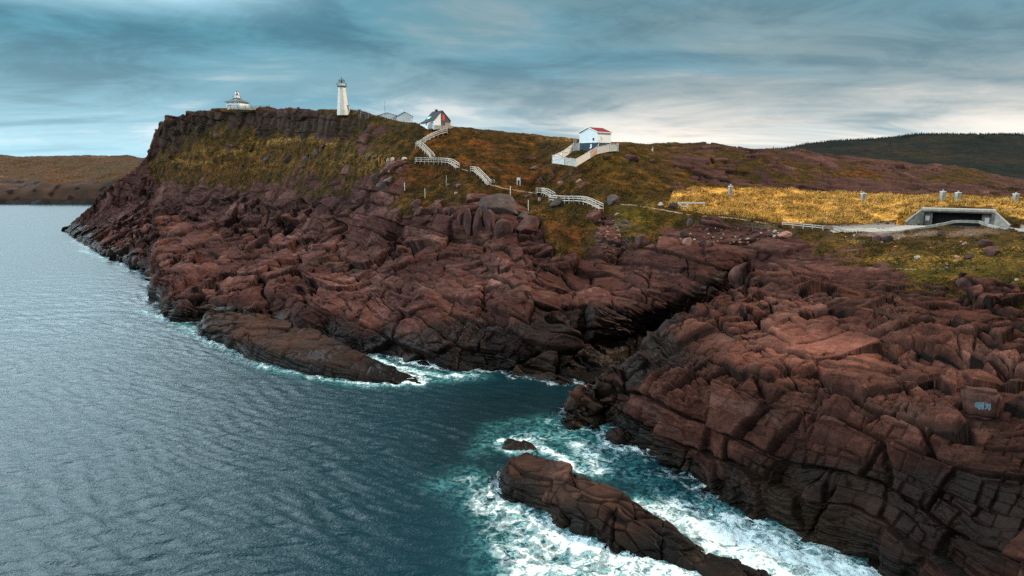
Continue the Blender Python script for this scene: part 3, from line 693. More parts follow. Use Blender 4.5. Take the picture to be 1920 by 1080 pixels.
# ------------------------------------------------------------------ rock ledges rising from the sea
def spine(name, table, seed, label, zt, darkness=.0, big=4.5, lipf=1., amp=.25):
    cols = []
    for (u, wl, lv, cv, dz) in table:
        lv = wl - (wl - lv) * lipf; w = at_z(u, wl, 0.); D = np.hypot(w[0], w[1])
        ex, ey = w[0] / D, w[1] / D
        L = at(u, lv, D + .8 + .02 * (wl - lv)); Cc = at_z(u, cv, max(.05, L[2] + dz))
        Dc = max(np.hypot(Cc[0], Cc[1]), np.hypot(L[0], L[1]) + 1.)
        Cc = at(u, cv, Dc)
        M = (w + L) / 2 - np.array([ex, ey, 0]) * .3
        mid = (L + Cc) / 2 + np.array([0, 0, .15])
        cols.append([[ex * (D - 3), ey * (D - 3), -3.5, 0], [*(w - [0, 0, .3]), 0], [*M, 0], [*L, 0], [*mid, 0], [*Cc, 0], [ex * (Dc + 1.8), ey * (Dc + 1.8), Cc[2] * .45 - .6, 0], [ex * (Dc + 3.2), ey * (Dc + 3.2), -1.5, 0], [ex * (Dc + 6), ey * (Dc + 6), -4, 0]])
    us_ = [r[0] for r in table]
    un_ = np.arange(us_[0], us_[-1], 1.6 / RES)
    g = loft(us_, np.array(cols), un_, .62 * RES, 10)[..., :3]
    for rep in (0, 1):
        s = g.shape[:2]; P = g.reshape(-1, 3); N = grid_normals(g).reshape(-1, 3)
        r, tn, cr = rock_disp(P, seed, amp, big, 1.0, .8)
        Pd = P + N * (r + .18)[:, None]
        if rep == 0: g = resample_rows(g, Pd.reshape(*s, 3), 260)
    td = sstep(zt, zt * .25, P[:, 2] + 1.2 * noise(P, 5, 96))
    Z = np.zeros(len(P))
    at_ = dict(grass=Z, tone=tn, crack=cr, tide_shade=np.clip(td, 0, 1), gold=Z, rust=Z, green=Z, dirt=Z, straw=Z, slab=Z, near=Z + 1, road=Z, dark=Z + darkness)
    o = grid_mesh(name, Pd.reshape(*s, 3), {k: a.reshape(s) for k, a in at_.items()}, TMAT)
    return o, Pd
ledge, ledgeP = spine('rock_ledge', [(372, 628, 624, 618, .1), (390, 636, 600, 556, .4), (420, 648, 606, 556, .6), (470, 672, 625, 570, .8), (520, 688, 645, 594, .7), (570, 700, 658, 612, .6), (620, 708, 668, 636, .5), (670, 715, 684, 660, .4), (720, 719, 698, 682, .3), (765, 720, 711, 702, .1), (792, 719, 716, 713, 0), (798, 719, 719, 718, 0)], 13, '', 4.6, .6, 4.5, .66, .36)
tag(ledge, 'long low dark rock ledge sloping into the sea below the headland cliff', 'rock')
islet, isletP = spine('sea_rock', [(934, 926, 922, 919, 0), (944, 934, 915, 893, .2), (956, 940, 900, 866, .4), (985, 946, 902, 850, .5), (1015, 956, 905, 857, .5), (1050, 978, 909, 870, .5), (1090, 1006, 922, 890, .5), (1130, 1026, 948, 908, .5), (1170, 1040, 968, 932, .5), (1210, 1050, 990, 955, .5), (1255, 1062, 1008, 984, .5), (1300, 1074, 1034, 1020, .4), (1330, 1084, 1062, 1046, .3), (1375, 1098, 1072, 1056, .3), (1430, 1120, 1094, 1076, .2), (1475, 1128, 1114, 1104, 0), (1500, 1132, 1130, 1128, 0)], 23, '', 3.6, .55, 4.4)
tag(islet, 'long brown rock ridge standing in white surf off the near bluff', 'rock')
tipr, tipP = spine('sea_rock', [(938, 838, 836, 833, 0), (952, 843, 834, 826, 0), (972, 846, 834, 828, 0), (995, 848, 838, 834, 0), (1008, 849, 847, 846, 0)], 33, '', 3.0, .4, 2.2)
tag(tipr, 'small soaked rock awash in foam at the seaward tip of the ridge', 'rock')
smal, smalP = spine('sea_rock', [(1136, 826, 822, 818, 0), (1146, 832, 815, 803, .1), (1166, 835, 812, 801, .1), (1192, 834, 818, 808, .1), (1206, 830, 826, 822, 0)], 43, '', 2.0, .2, 2.6)
tag(smal, 'small flat rock at the foot of the near bluff beside breaking foam', 'rock')
knob, knobP = spine('sea_rock', [(1030, 985, 980, 976, 0), (1038, 992, 966, 958, .1), (1052, 996, 960, 954, .1), (1068, 997, 968, 960, .1), (1078, 996, 990, 986, 0)], 53, '', 4.0, .2, 2.6)
tag(knob, 'round black boulder with water streaming off it below the rock ridge', 'rock')

# ------------------------------------------------------------------ far hills
def hill(name, table, n_un, seed, amp, label, mat):
    us_ = [r[0] for r in table]
    C = np.array([[[*(at_z(u, v, 0) if D is None else atf(u, v, D)), 0] for v, D in r] for u, *r in table])
    ends = C[:, -1:].copy(); ends[..., :2] *= 1.25; ends[..., 2] -= 25
    C = np.concatenate([C, ends], 1)
    un_ = np.linspace(us_[0], us_[-1], n_un)
    g = loft(us_, C, un_, .8, 8)[..., :3]
    s = g.shape[:2]; P = g.reshape(-1, 3)
    P2 = P.copy(); P2[:, 2] += amp * fbm(P, amp * 12, seed, 5)
    return P, P2, s
farm = terrain_mat('far_shore_heath')
tb = [(u, (383, None), (352 + o, 730), (338 + o, 760), (315 + o * .5, 860), (s, 1000)) for u, s, o in [(-420, 285, 0), (-120, 290, 4), (-30, 289, 2), (40, 293, 6), (75, 294, -2), (150, 292, 0), (230, 293, -18), (290, 298, -25), (360, 306, -25), (520, 318, -20)]]
hp, hp2, hs = hill('far_shore', tb, 640, 61, 3.0, '', farm)
hp2[:, 2] = hp[:, 2] + (hp2[:, 2] - hp[:, 2]) * sstep(3, 20, hp[:, 2]) + 3.0 * noise(hp * np.array([1, 1, .4]), 16, 66) * sstep(28, 18, hp[:, 2]) * sstep(-3, 4, hp[:, 2])
# put the shoreline at sea level
gg = sstep(20, 27, hp[:, 2] + 6 * fbm(hp, 40, 62, 3))
Z = np.zeros(len(hp))
hu, hv, _ = project(hp)
hill_o = grid_mesh('far_hills', hp2.reshape(*hs, 3), {k: a.reshape(hs) for k, a in dict(grass=gg, tone=noise(hp, 12, 63), crack=sstep(.25, .5, noise(hp, 9, 64)), tide_shade=sstep(7, 2, hp[:, 2]), gold=Z, rust=.22 + .4 * noise(hp, 60, 65), green=blob(hu, hv, 10, 325, 25, 14) * .0, dirt=Z, straw=.25 * sstep(.1, .4, noise(hp, 70, 67)), slab=Z, near=Z, road=Z, dark=.95 + .05 * sstep(0, .3, noise(hp, 30, 68)) + .5 * blob(hu, hv, 215, 345, 60, 18)).items()}, farm)
tag(hill_o, 'brown heath hills with a low rocky shore across the bay', kind='structure')
# wooded hill on the far right
def wood_mat():
    t = NT('wooded_hill'); p = t.pos()
    a = t.noise(p, .012, 4, .6); b = t.noise(p, .09, 4, .7); c = t.noise(p, .5, 2)
    y = t.math('ADD', t.math('MULTIPLY', a, .5), t.math('MULTIPLY', b, .5))
    col = t.ramp(y, [(.36, (.006, .009, .009)), (.48, (.012, .015, .013)), (.56, (.026, .021, .013)), (.68, (.050, .032, .016))])
    return t.done(t.mix(t.math('MULTIPLY', c, .5), col, (.008, .012, .011)), 1., t.bump(b, .7, 4.), .05)
tb2 = [(u, (375, 430), (345, 560), ((345 + s) / 2, 800), (s, 1100)) for u, s in [(1180, 300), (1330, 293), (1440, 283), (1500, 274), (1560, 268), (1640, 262), (1700, 257), (1760, 253), (1800, 252), (1860, 253), (1930, 257), (2100, 262), (2500, 280)]]
wp, wp2, ws = hill('wooded_hill', tb2, 420, 71, 4.0, '', None)
whill = grid_mesh('wooded_hills', wp2.reshape(*ws, 3), None, wood_mat())
tag(whill, 'dark wooded hill rising behind the headland', kind='structure')

# forest on it: cones, one mass
def forest():
    P = wp2; u, v, d = project(P)
    r = np.random.default_rng(5)
    gN = P.reshape(*ws, 3)
    V = []; Fc = []; n = 0
    top_row = int(np.argmax([project(gN[i, ws[1] // 2])[1] < 255 for i in range(ws[0])])) or ws[0] - 9
    skyrow = np.argmin(project(gN)[1], axis=0)
    pts = []
    for j in range(0, ws[1]):
        for _ in range(16):
            i = int(skyrow[j]) - int(r.integers(0, 4))
            pts.append(gN[i, j] + np.array([r.normal(0, 2.2), r.normal(0, 6), 0]))
    dens = noise(P, 120, 77)
    cand = r.choice(len(P), 9000)
    for k in cand:
        if dens[k] + r.normal(0, .12) > .05: pts.append(P[k] + r.normal(0, 3, 3) * [1, 1, 0])
    for q in pts:
        h = r.uniform(1.4, 3.0) * (1 + .5 * (r.random() < .05)); w = h * r.uniform(.16, .24)
        m = 6; a0 = r.random() * 6
        ring = [[q[0] + w * math.cos(a0 + a) * r.uniform(.7, 1.2), q[1] + w * math.sin(a0 + a) * r.uniform(.7, 1.2), q[2] - .8] for a in np.linspace(0, 6.283, m, endpoint=False)]
        V += ring + [[q[0], q[1], q[2] + h]]
        Fc += [[n + a, n + (a + 1) % m, n + m] for a in range(m)]
        n += m + 1
    o = raw_mesh('forest', np.array(V), np.array(Fc), None, simple('spruce', (.014, .019, .017), 1, .5, .4, spec=.05), False)
    tag(o, 'dark spruce forest covering the far wooded hill', 'forest', kind='stuff')
forest()
# ------------------------------------------------------------------ sea
def dist_land():
    """plan raster of distance to the nearest land (m)"""
    c = .5; x0, x1, y0, y1 = -240, 130, 30, 440
    nx, ny = int((x1 - x0) / c), int((y1 - y0) / c)
    m = np.zeros((nx, ny), bool)
    for P in (P1, ledgeP, isletP, tipP, smalP, knobP):
        q = P[(P[:, 2] > .05)]
        i = ((q[:, 0] - x0) / c).astype(int); j = ((q[:, 1] - y0) / c).astype(int)
        ok = (i >= 0) & (i < nx) & (j >= 0) & (j < ny); m[i[ok], j[ok]] = True
    for _ in range(2):
        mm = m.copy(); mm[1:] |= m[:-1]; mm[:-1] |= m[1:]; mm[:, 1:] |= m[:, :-1]; mm[:, :-1] |= m[:, 1:]; m = mm
    d = np.where(m, 0., 99.).astype(np.float32)
    for k in range(40):
        for (a, b, w) in [(1, 0, c), (0, 1, c), (1, 1, c * 1.414), (1, -1, c * 1.414)]:
            for s in (1, -1):
                d = np.minimum(d, np.roll(np.roll(d, a * s, 0), b * s, 1) + w)
    return d, c, x0, y0, nx, ny
DL, cc, X0, Y0, NX, NY = dist_land()
def land_d(x, y):
    i = np.clip(((x - X0) / cc).astype(int), 0, NX - 1); j = np.clip(((y - Y0) / cc).astype(int), 0, NY - 1)
    d = DL[i, j]
    return np.where((x < X0 + 2) | (y > Y0 + NY * cc - 2) | (x > X0 + NX * cc - 2) | (y < Y0 + 2), 99., d)

az = np.radians(np.concatenate([np.linspace(-62, -43, 60, endpoint=False), np.linspace(-43, 20, int(900 * RES), endpoint=False), np.linspace(20, 44, 220, endpoint=False), np.linspace(44, 62, 40)]))
rr = np.concatenate([np.geomspace(28, 44, 40, endpoint=False), np.geomspace(44, 190, int(760 * RES), endpoint=False), np.geomspace(190, 480, 240, endpoint=False), np.geomspace(480, 9000, 90)])
RR, AZ = np.meshgrid(rr, az, indexing='ij')
WX = RR * np.sin(AZ); WY = RR * np.cos(AZ); ws_ = WX.shape
wx, wy = WX.ravel(), WY.ravel()
wd = land_d(wx, wy)
# chop: many small directional waves, drifting crests
r_ = np.random.default_rng(21)
wz = np.zeros(len(wx)); fade = sstep(420, 150, np.hypot(wx, wy))
warp = 2.5 * noise(np.stack([wx, wy, 0 * wx], -1), 25, 111); warp2 = 2.5 * noise(np.stack([wx, wy, 0 * wx], -1), 25, 112)
amod = np.clip(.7 + .9 * noise(np.stack([wx, wy, 0 * wx], -1), 18, 113), .15, 1.6)
for k in range(90):
    L = 1.3 * (10 / 1.3) ** r_.random(); th = math.radians(82) + r_.normal(0, .5)
    kk = 2 * math.pi / L; am = .0080 * L ** .85 * (1 if L < 3.0 else .30)
    if k % 6 == 0: amod = np.clip(.6 + 1.3 * noise(np.stack([wx, wy, 0 * wx], -1), 10 + k * .3, 200 + k), .05, 1.9)
    s = np.sin(kk * ((wx + warp) * math.cos(th) + (wy + warp2) * math.sin(th)) + r_.random() * 6.28)
    wz += am * amod * (s + .22 * s * s)
wz *= fade
# surf: broad regions of foam (metres)
STROKES = [  # photo polyline, half width m, strength
 ([(1085, 838), (1120, 868), (1130, 885)], 2.2, 1.0), ([(985, 828), (1040, 852), (1095, 884)], 1.6, 1.05), ([(1000, 815), (1080, 822), (1150, 838)], 3.2, .62), ([(1030, 790), (1100, 800), (1170, 812)], 2.6, .58),
 ([(1150, 850), (1200, 900), (1260, 930)], 3.0, .45),
 ([(1200, 950), (1250, 965), (1300, 985)], 2.6, 1.1), ([(1270, 950), (1350, 965), (1400, 985)], 3.2, .8), ([(1300, 985), (1380, 1010), (1460, 1035), (1540, 1062), (1660, 1100)], 4.2, 1.35), ([(1380, 980), (1450, 1010), (1560, 1050)], 3.0, 1.1), ([(1350, 1020), (1420, 1060), (1520, 1100), (1700, 1140)], 4.0, 1.2),
 ([(936, 828), (955, 820), (1000, 826)], 1.3, 1.0), ([(940, 842), (960, 850), (1000, 852)], 1.2, .8),
 ([(925, 950), (985, 965), (1030, 985)], 2.4, .85), ([(900, 935), (960, 985), (1010, 1010)], 3.4, .45), ([(1010, 985), (1070, 1015), (1140, 1040), (1230, 1070), (1300, 1095)], 2.6, 1.15), ([(960, 1020), (1040, 1040), (1120, 1065), (1200, 1085)], 4.0, .68), ([(880, 890), (900, 940), (930, 1010), (980, 1070)], 2.6, .36), ([(1000, 1075), (1200, 1110), (1400, 1130)], 4.5, .9), ([(830, 910), (880, 900), (930, 935)], 2.5, .36),
 ([(900, 850), (930, 800), (1000, 790)], 2.0, .30),
 ([(494, 688), (540, 697), (590, 705)], 1.8, .8), ([(590, 707), (640, 714), (700, 722)], 2.0, .9), ([(690, 724), (790, 724)], 1.4, .5), ([(370, 628), (410, 648), (450, 664)], 1.4, .7),
 ([(702, 671), (740, 686), (790, 700)], 1.3, 1.1), ([(760, 692), (830, 706), (885, 702)], 1.5, 1.0), ([(790, 714), (840, 712), (900, 708)], 2.0, .5), 
 ([(262, 583), (300, 592), (330, 603)], 1.6, .75), ([(150, 470), (215, 486), (270, 512)], 2.0, .7), ([(330, 603), (365, 626)], 1.6, .7), ([(450, 664), (495, 688)], 1.5, .7), ([(130, 452), (160, 458)], 2, .4), ([(250, 500), (285, 530)], 2, .45),
]
foam = np.zeros(len(wx)); aer = np.zeros(len(wx))
for pl, hw, s in STROKES:
    s *= .9
    Q = [at_z(u, v, 0.)[:2] for u, v in pl]
    dm = np.full(len(wx), 1e9)
    for (ax_, ay_), (bx_, by_) in zip(Q[:-1], Q[1:]):
        t = np.clip(((wx - ax_) * (bx_ - ax_) + (wy - ay_) * (by_ - ay_)) / ((bx_ - ax_) ** 2 + (by_ - ay_) ** 2), 0, 1)
        dm = np.minimum(dm, np.hypot(wx - ax_ - t * (bx_ - ax_), wy - ay_ - t * (by_ - ay_)))
    foam = np.maximum(foam, s * np.exp(-(dm / (hw * .95)) ** 2)) if s > 1 else 1 - (1 - np.clip(foam, 0, 1)) * (1 - s * np.exp(-(dm / (hw * .9)) ** 2)) + np.clip(foam - 1, 0, 1)
    aer = np.maximum(aer, min(1, s) * np.exp(-(dm / (hw * 1.0)) ** 2))
surf = np.exp(-wd / (1.1 + .012 * np.maximum(np.hypot(wx, wy) - 120, 0))) * (.55 + .45 * np.clip(noise(np.stack([wx, wy, 0 * wx], -1), 12, 115) + .3, 0, 1))
cvx, cvy, _ = project(np.stack([wx, wy, 0 * wx], -1))
surf *= 1 - .9 * np.clip(1.5 * blob(cvx, cvy, 1180, 665, 110, 45), 0, 1)
foam = np.maximum(foam, surf)
turb = fbm(np.stack([wx, wy, 0 * wx], -1), 3.5, 117, 4)
wz += .42 * np.clip(foam, 0, 1.2) * turb
calm = sstep(12, 2, wd)
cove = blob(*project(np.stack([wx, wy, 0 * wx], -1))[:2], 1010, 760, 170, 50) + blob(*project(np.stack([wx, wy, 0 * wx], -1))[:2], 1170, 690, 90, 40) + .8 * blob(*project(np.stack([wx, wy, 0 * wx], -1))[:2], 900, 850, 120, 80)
water_t = NT('sea_water')
def water_mat():
    t = water_t; p = t.pos()
    f = t.attr('foam'); a = t.attr('aer')
    w1 = t.noise(p, .35, 4, .6, .8)
    mp = t.new('ShaderNodeVectorMath', operation='ADD')
    nz = t.new('ShaderNodeTexNoise'); t.l.new(p, nz.inputs[0]); nz.inputs['Scale'].default_value = .55; nz.inputs['Detail'].default_value = 4
    sc = t.new('ShaderNodeVectorMath', operation='SCALE'); t.l.new(nz.outputs['Color'], sc.inputs[0]); sc.inputs['Scale'].default_value = 3.4
    t.l.new(p, mp.inputs[0]); t.l.new(sc.outputs[0], mp.inputs[1]); wp_ = mp.outputs[0]
    def web(scale):
        v = t.new('ShaderNodeTexVoronoi', feature='DISTANCE_TO_EDGE'); t.l.new(wp_, v.inputs['Vector']); v.inputs['Scale'].default_value = scale
        return v.outputs['Distance']
    def lines(d, w): return t.rng(d, 0., w, 1., 0.)
    net = t.math('MAXIMUM', lines(web(.38), .22), t.math('MULTIPLY', lines(web(1.1), .22), .7))
    tn = t.noise(wp_, 1.1, 6, .68)
    pat = t.math('ADD', t.math('MULTIPLY', t.math('MULTIPLY', net, t.rng(w1, .3, .6, .3, 1.)), .36), t.math('MULTIPLY', tn, .82))      # ~.35 .. 1.1
    th = t.math('SUBTRACT', 1.16, t.math('MULTIPLY', t.math('MINIMUM', f, 1.2), .71))
    m = t.math('SUBTRACT', pat, th)
    fm = t.rng(m, -.02, .16)
    thin = t.math('MULTIPLY', t.rng(m, -.22, .05), .35)
    fm = t.math('MAXIMUM', fm, t.math('MULTIPLY', thin, t.rng(f, .1, .5)))
    deep = t.mix(w1, (.003, .020, .028), (.005, .029, .040))
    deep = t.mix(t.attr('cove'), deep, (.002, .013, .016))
    tq = t.mix(t.rng(tn, .4, .62), (.02, .14, .15), (.13, .44, .44))
    base = t.mix(t.math('MULTIPLY', a, t.rng(tn, .3, .6), True), deep, tq)
    col = t.mix(fm, base, t.mix(t.noise(p, 2.5, 4), (.50, .66, .68), (.80, .85, .85)))
    rough = t.math('MAXIMUM', t.rng(fm, 0., 1., .10, .9), t.math('MULTIPLY', t.attr('far'), .34))
    bh = t.math('ADD', t.math('MULTIPLY', t.noise(t.map(p, (.55, 1.15, 1), .2), 1.1, 4, .6, .4), .7), t.math('MULTIPLY', t.noise(t.map(p, (.8, 1.3, 1), -.2), 4., 3, .6), .25))
    bh = t.math('MULTIPLY', bh, t.rng(t.attr('far'), 0., 1., 1., .3))
    nb = t.bump(bh, .75, .34)
    nb2 = t.bump(t.math('ADD', fm, t.math('MULTIPLY', tn, .5)), .5, .18, nb)
    t.b.inputs['IOR'].default_value = 1.333
    return t.done(col, rough, nb2, .5)
P_w = np.stack([wx, wy, wz], -1).reshape(*ws_, 3)
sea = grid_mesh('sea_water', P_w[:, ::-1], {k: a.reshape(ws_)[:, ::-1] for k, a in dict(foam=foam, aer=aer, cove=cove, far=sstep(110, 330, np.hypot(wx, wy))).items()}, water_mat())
tag(sea, 'dark teal sea with wind chop and white surf around the rocks', kind='structure')
print('setting done', round(time.time() - T0, 1))
# ------------------------------------------------------------------ object helpers
class MB:
    def __init__(s): s.v = []; s.f = []
    def add(s, vs, fs):
        n = len(s.v); s.v += [tuple(p) for p in vs]; s.f += [tuple(i + n for i in f) for f in fs]; return s
    def box(s, x0, x1, y0, y1, z0, z1, rz=0, c=None):
        vs = [(x, y, z) for z in (z0, z1) for x, y in ((x0, y0), (x1, y0), (x1, y1), (x0, y1))]
        if rz:
            cx, cy = c or ((x0 + x1) / 2, (y0 + y1) / 2); ca, sa = math.cos(rz), math.sin(rz)
            vs = [(cx + (x - cx) * ca - (y - cy) * sa, cy + (x - cx) * sa + (y - cy) * ca, z) for x, y, z in vs]
        return s.add(vs, [(3, 2, 1, 0), (4, 5, 6, 7), (0, 1, 5, 4), (1, 2, 6, 5), (2, 3, 7, 6), (3, 0, 4, 7)])
    def prism(s, poly, y0, y1):
        """polygon in x,z extruded along y"""
        n = len(poly)
        vs = [(x, y0, z) for x, z in poly] + [(x, y1, z) for x, z in poly]
        fs = [tuple(range(n)), tuple(range(2 * n - 1, n - 1, -1))] + [(i, i + n, (i + 1) % n + n, (i + 1) % n) for i in range(n)]
        return s.add(vs, fs)
    def bar(s, a, b, w, h=None):
        a, b = Vector(a), Vector(b); h = h or w
        d = (b - a).normalized(); up = Vector((0, 0, 1)) if abs(d.z) < .95 else Vector((0, 1, 0))
        sx = d.cross(up).normalized() * w / 2; sz = sx.normalized().cross(d).normalized() * h / 2
        vs = [p + i * sx + j * sz for p in (a, b) for i, j in ((-1, -1), (1, -1), (1, 1), (-1, 1))]
        return s.add(vs, [(3, 2, 1, 0), (4, 5, 6, 7), (0, 1, 5, 4), (1, 2, 6, 5), (2, 3, 7, 6), (3, 0, 4, 7)])
    def lathe(s, prof, n=16, phase=0., c=(0, 0, 0)):
        vs = []; fs = []
        for r, z in prof:
            vs += [(c[0] + r * math.cos(phase + 2 * math.pi * k / n), c[1] + r * math.sin(phase + 2 * math.pi * k / n), c[2] + z) for k in range(n)]
        for i in range(len(prof) - 1):
            fs += [(i * n + k, i * n + (k + 1) % n, (i + 1) * n + (k + 1) % n, (i + 1) * n + k) for k in range(n)]
        fs += [tuple(range(n - 1, -1, -1)), tuple(range((len(prof) - 1) * n, len(prof) * n))]
        return s.add(vs, fs)
    def build(s, name, mat, parent=None, bevel=0., smooth=False):
        me = bpy.data.meshes.new(name); me.from_pydata(s.v, [], s.f); me.validate(); me.update()
        bm = bmesh.new(); bm.from_mesh(me); bmesh.ops.recalc_face_normals(bm, faces=bm.faces)
        if bevel: bmesh.ops.bevel(bm, geom=list(bm.edges), offset=bevel, segments=1, affect='EDGES', clamp_overlap=True)
        bm.to_mesh(me); bm.free()
        if smooth: me.polygons.foreach_set('use_smooth', np.ones(len(me.polygons), bool))
        me.materials.append(mat)
        o = bpy.data.objects.new(name, me); COL.objects.link(o)
        if parent: o.parent = parent
        return o
def thing(name, loc, label, cat, group=None, rz=0.):
    o = bpy.data.objects.new(name, None); COL.objects.link(o); o.empty_display_size = .3
    o.location = loc; o.rotation_euler = (0, 0, rz)
    return tag(o, label, cat, group)
def D_of(p): return project(np.array(p))[2]
def px(p): return float(D_of(p)) / F            # metres per photo pixel at p
R_ = math.radians
M = dict(
    white=simple('white_paint', (.80, .80, .78), .65, .06, 1.5), wall=simple('white_boards', (.74, .76, .76), .7, .07, .8), grime=simple('weathered_white', (.66, .62, .55), .8, .14, 2.5),
    tower=simple('white_concrete', (.66, .63, .56), .8, .08, .6), darkroof=simple('dark_shingle', (.030, .032, .036), .8, .25, 3, .02), greyroof=simple('grey_shingle', (.115, .125, .125), .8, .25, 3, .02),
    red=simple('red_roof', (.19, .013, .012), .6, .2, 1.5), banner=simple('red_banner', (.75, .06, .045), .7, .1), cladding=simple('dark_cladding', (.075, .072, .075), .8, .15, 3), found=simple('slate_blue_paint', (.030, .055, .072), .7, .2, 1.5),
    glass=simple('dark_glass', (.02, .03, .035), .15, .2, 1, spec=.6), black=simple('black_iron', (.012, .013, .015), .5, .2), iron=simple('grey_iron', (.16, .19, .19), .5, .15), concrete=simple('concrete', (.24, .215, .185), .9, .45, 1.1, .03), dconcrete=simple('stained_concrete', (.13, .105, .085), .9, .5, 1.2, .03), cope=simple('pale_concrete', (.31, .285, .25), .9, .4, 1.2),
    teal=simple('pale_teal_panel', (.30, .55, .55), .4, .08), wood=simple('bleached_wood', (.46, .38, .30), .85, .2, 3), railw=simple('white_timber', (.60, .53, .455), .8, .14, 2.5), tan=simple('plywood', (.36, .25, .17), .8, .15), pink=simple('faded_pink_boards', (.42, .25, .19), .8, .2, 2), orange=simple('orange_wood', (.50, .19, .09), .8, .2), poster=simple('poster_paper', (.45, .47, .46), .7, .3, 6), void=simple('interior_shade', (.012, .010, .009), .95, .3, 1),
    paintb=simple('pale_blue_spray', (.15, .235, .27), .8, .25, 4), redw=simple('dome_red', (.28, .03, .03), .5, .1))

# ------------------------------------------------------------------ old lighthouse
def up_from(u, v, D): 
    q = atf(u, v, D); return Vector(q)
def old_lighthouse():
    b = up_from(445.5, 201, 346.); k = px(b)
    t = thing('old_lighthouse', b, 'square white house with grey hipped roof and red striped lantern dome on the clifftop', 'lighthouse', rz=R_(-13))
    a = 14.2 * k
    w = MB().box(-a, a, -a, a, -2.5, 8.8 * k).build('wall', M['wall'], t)
    r = MB(); e = a + 2.4 * k; q = 4.6 * k; z0, z1 = 8.8 * k, 15 * k
    r.add([(-e, -e, z0), (e, -e, z0), (e, e, z0), (-e, e, z0), (-q, -q, z1), (q, -q, z1), (q, q, z1), (-q, q, z1), (-e, -e, z0 - .12), (e, -e, z0 - .12), (e, e, z0 - .12), (-e, e, z0 - .12)],
          [(0, 1, 5, 4), (1, 2, 6, 5), (2, 3, 7, 6), (3, 0, 4, 7), (4, 5, 6, 7), (8, 9, 1, 0), (9, 10, 2, 1), (10, 11, 3, 2), (11, 8, 0, 3), (11, 10, 9, 8)])
    rf = r.build('roof', M['greyroof'], t)
    MB().box(.4 * k, 3.6 * k, -a * .62, -a * .35, 12.2 * k, 14.2 * k).build('dormer', M['wall'], rf)
    for x in (-9.5, 0, 9.5):
        f = MB().box((x - 1.5) * k, (x + 1.5) * k, -a - .05, -a + .05, 5.6 * k, 7.6 * k).build('window', M['white'], t)
        MB().box((x - 1.15) * k, (x + 1.15) * k, -a - .08, -a - .02, 5.9 * k, 7.3 * k).build('pane', M['glass'], f)
    f = MB().box(-10.8 * k, -8.2 * k, -a - .05, -a + .05, 1.2 * k, 3 * k).build('window', M['white'], t)
    MB().box(-10.5 * k, -8.5 * k, -a - .08, -a - .02, 1.5 * k, 2.7 * k).build('pane', M['glass'], f)
    for y in (-6, 5):
        f = MB().box(-a - .05, -a + .05, (y - 1.4) * k, (y + 1.4) * k, 5.2 * k, 7.6 * k).build('window', M['white'], t)
        MB().box(-a - .08, -a - .02, (y - 1.1) * k, (y + 1.1) * k, 5.5 * k, 7.3 * k).build('pane', M['glass'], f)
    MB().lathe([(5.6 * k, 15 * k), (6.6 * k, 15.4 * k), (6.6 * k, 16 * k)], 20).build('gallery_base', M['black'], t)
    MB().lathe([(6.4 * k, 16.05 * k), (6.5 * k, 18.0 * k), (6.1 * k, 18.0 * k)], 20).build('gallery', M['white'], t)
    rl = MB()
    for i in range(12):
        an = i * math.pi / 6; x, y = 7.2 * k * math.cos(an), 7.2 * k * math.sin(an)
        an2 = an + math.pi / 6; x2, y2 = 7.2 * k * math.cos(an2), 7.2 * k * math.sin(an2)
        rl.bar((x, y, 15.6 * k), (x, y, 19.4 * k), .07); rl.bar((x, y, 19.4 * k), (x2, y2, 19.4 * k), .08)
    rl.build('railing', M['iron'], t)
    MB().lathe([(4.4 * k, 18 * k), (4.4 * k, 21.4 * k)], 16).build('lantern_room', M['white'], t)
    MB().lathe([(4.8 * k, 21.4 * k), (4.8 * k, 21.9 * k)], 16).build('lantern_sill', M['black'], t)
    d = MB(); d2 = MB(); prof = [(4.3, 21.9), (4.25, 23.2), (3.9, 24.6), (3.1, 26), (1.9, 27.2), (.8, 27.8)]
    n = 8
    for i in range(n):
        a0, a1 = i * 2 * math.pi / n + .39, (i + 1) * 2 * math.pi / n + .39
        for s_, (p, q_) in enumerate(zip(prof[:-1], prof[1:])):
            tgt = d if i % 2 else d2
            tgt.add([(p[0] * k * math.cos(a0), p[0] * k * math.sin(a0), p[1] * k), (p[0] * k * math.cos(a1), p[0] * k * math.sin(a1), p[1] * k), (q_[0] * k * math.cos(a1), q_[0] * k * math.sin(a1), q_[1] * k), (q_[0] * k * math.cos(a0), q_[0] * k * math.sin(a0), q_[1] * k)], [(0, 1, 2, 3)])
    dm = d2.build('dome', M['redw'], t); d.build('white_stripes', M['white'], dm)
    MB().lathe([(1.5 * k, 27.6 * k), (1.6 * k, 28.2 * k), (.6 * k, 28.8 * k), (.9 * k, 29.2 * k), (.2 * k, 30 * k)], 10).build('finial', M['redw'], t)
old_lighthouse()

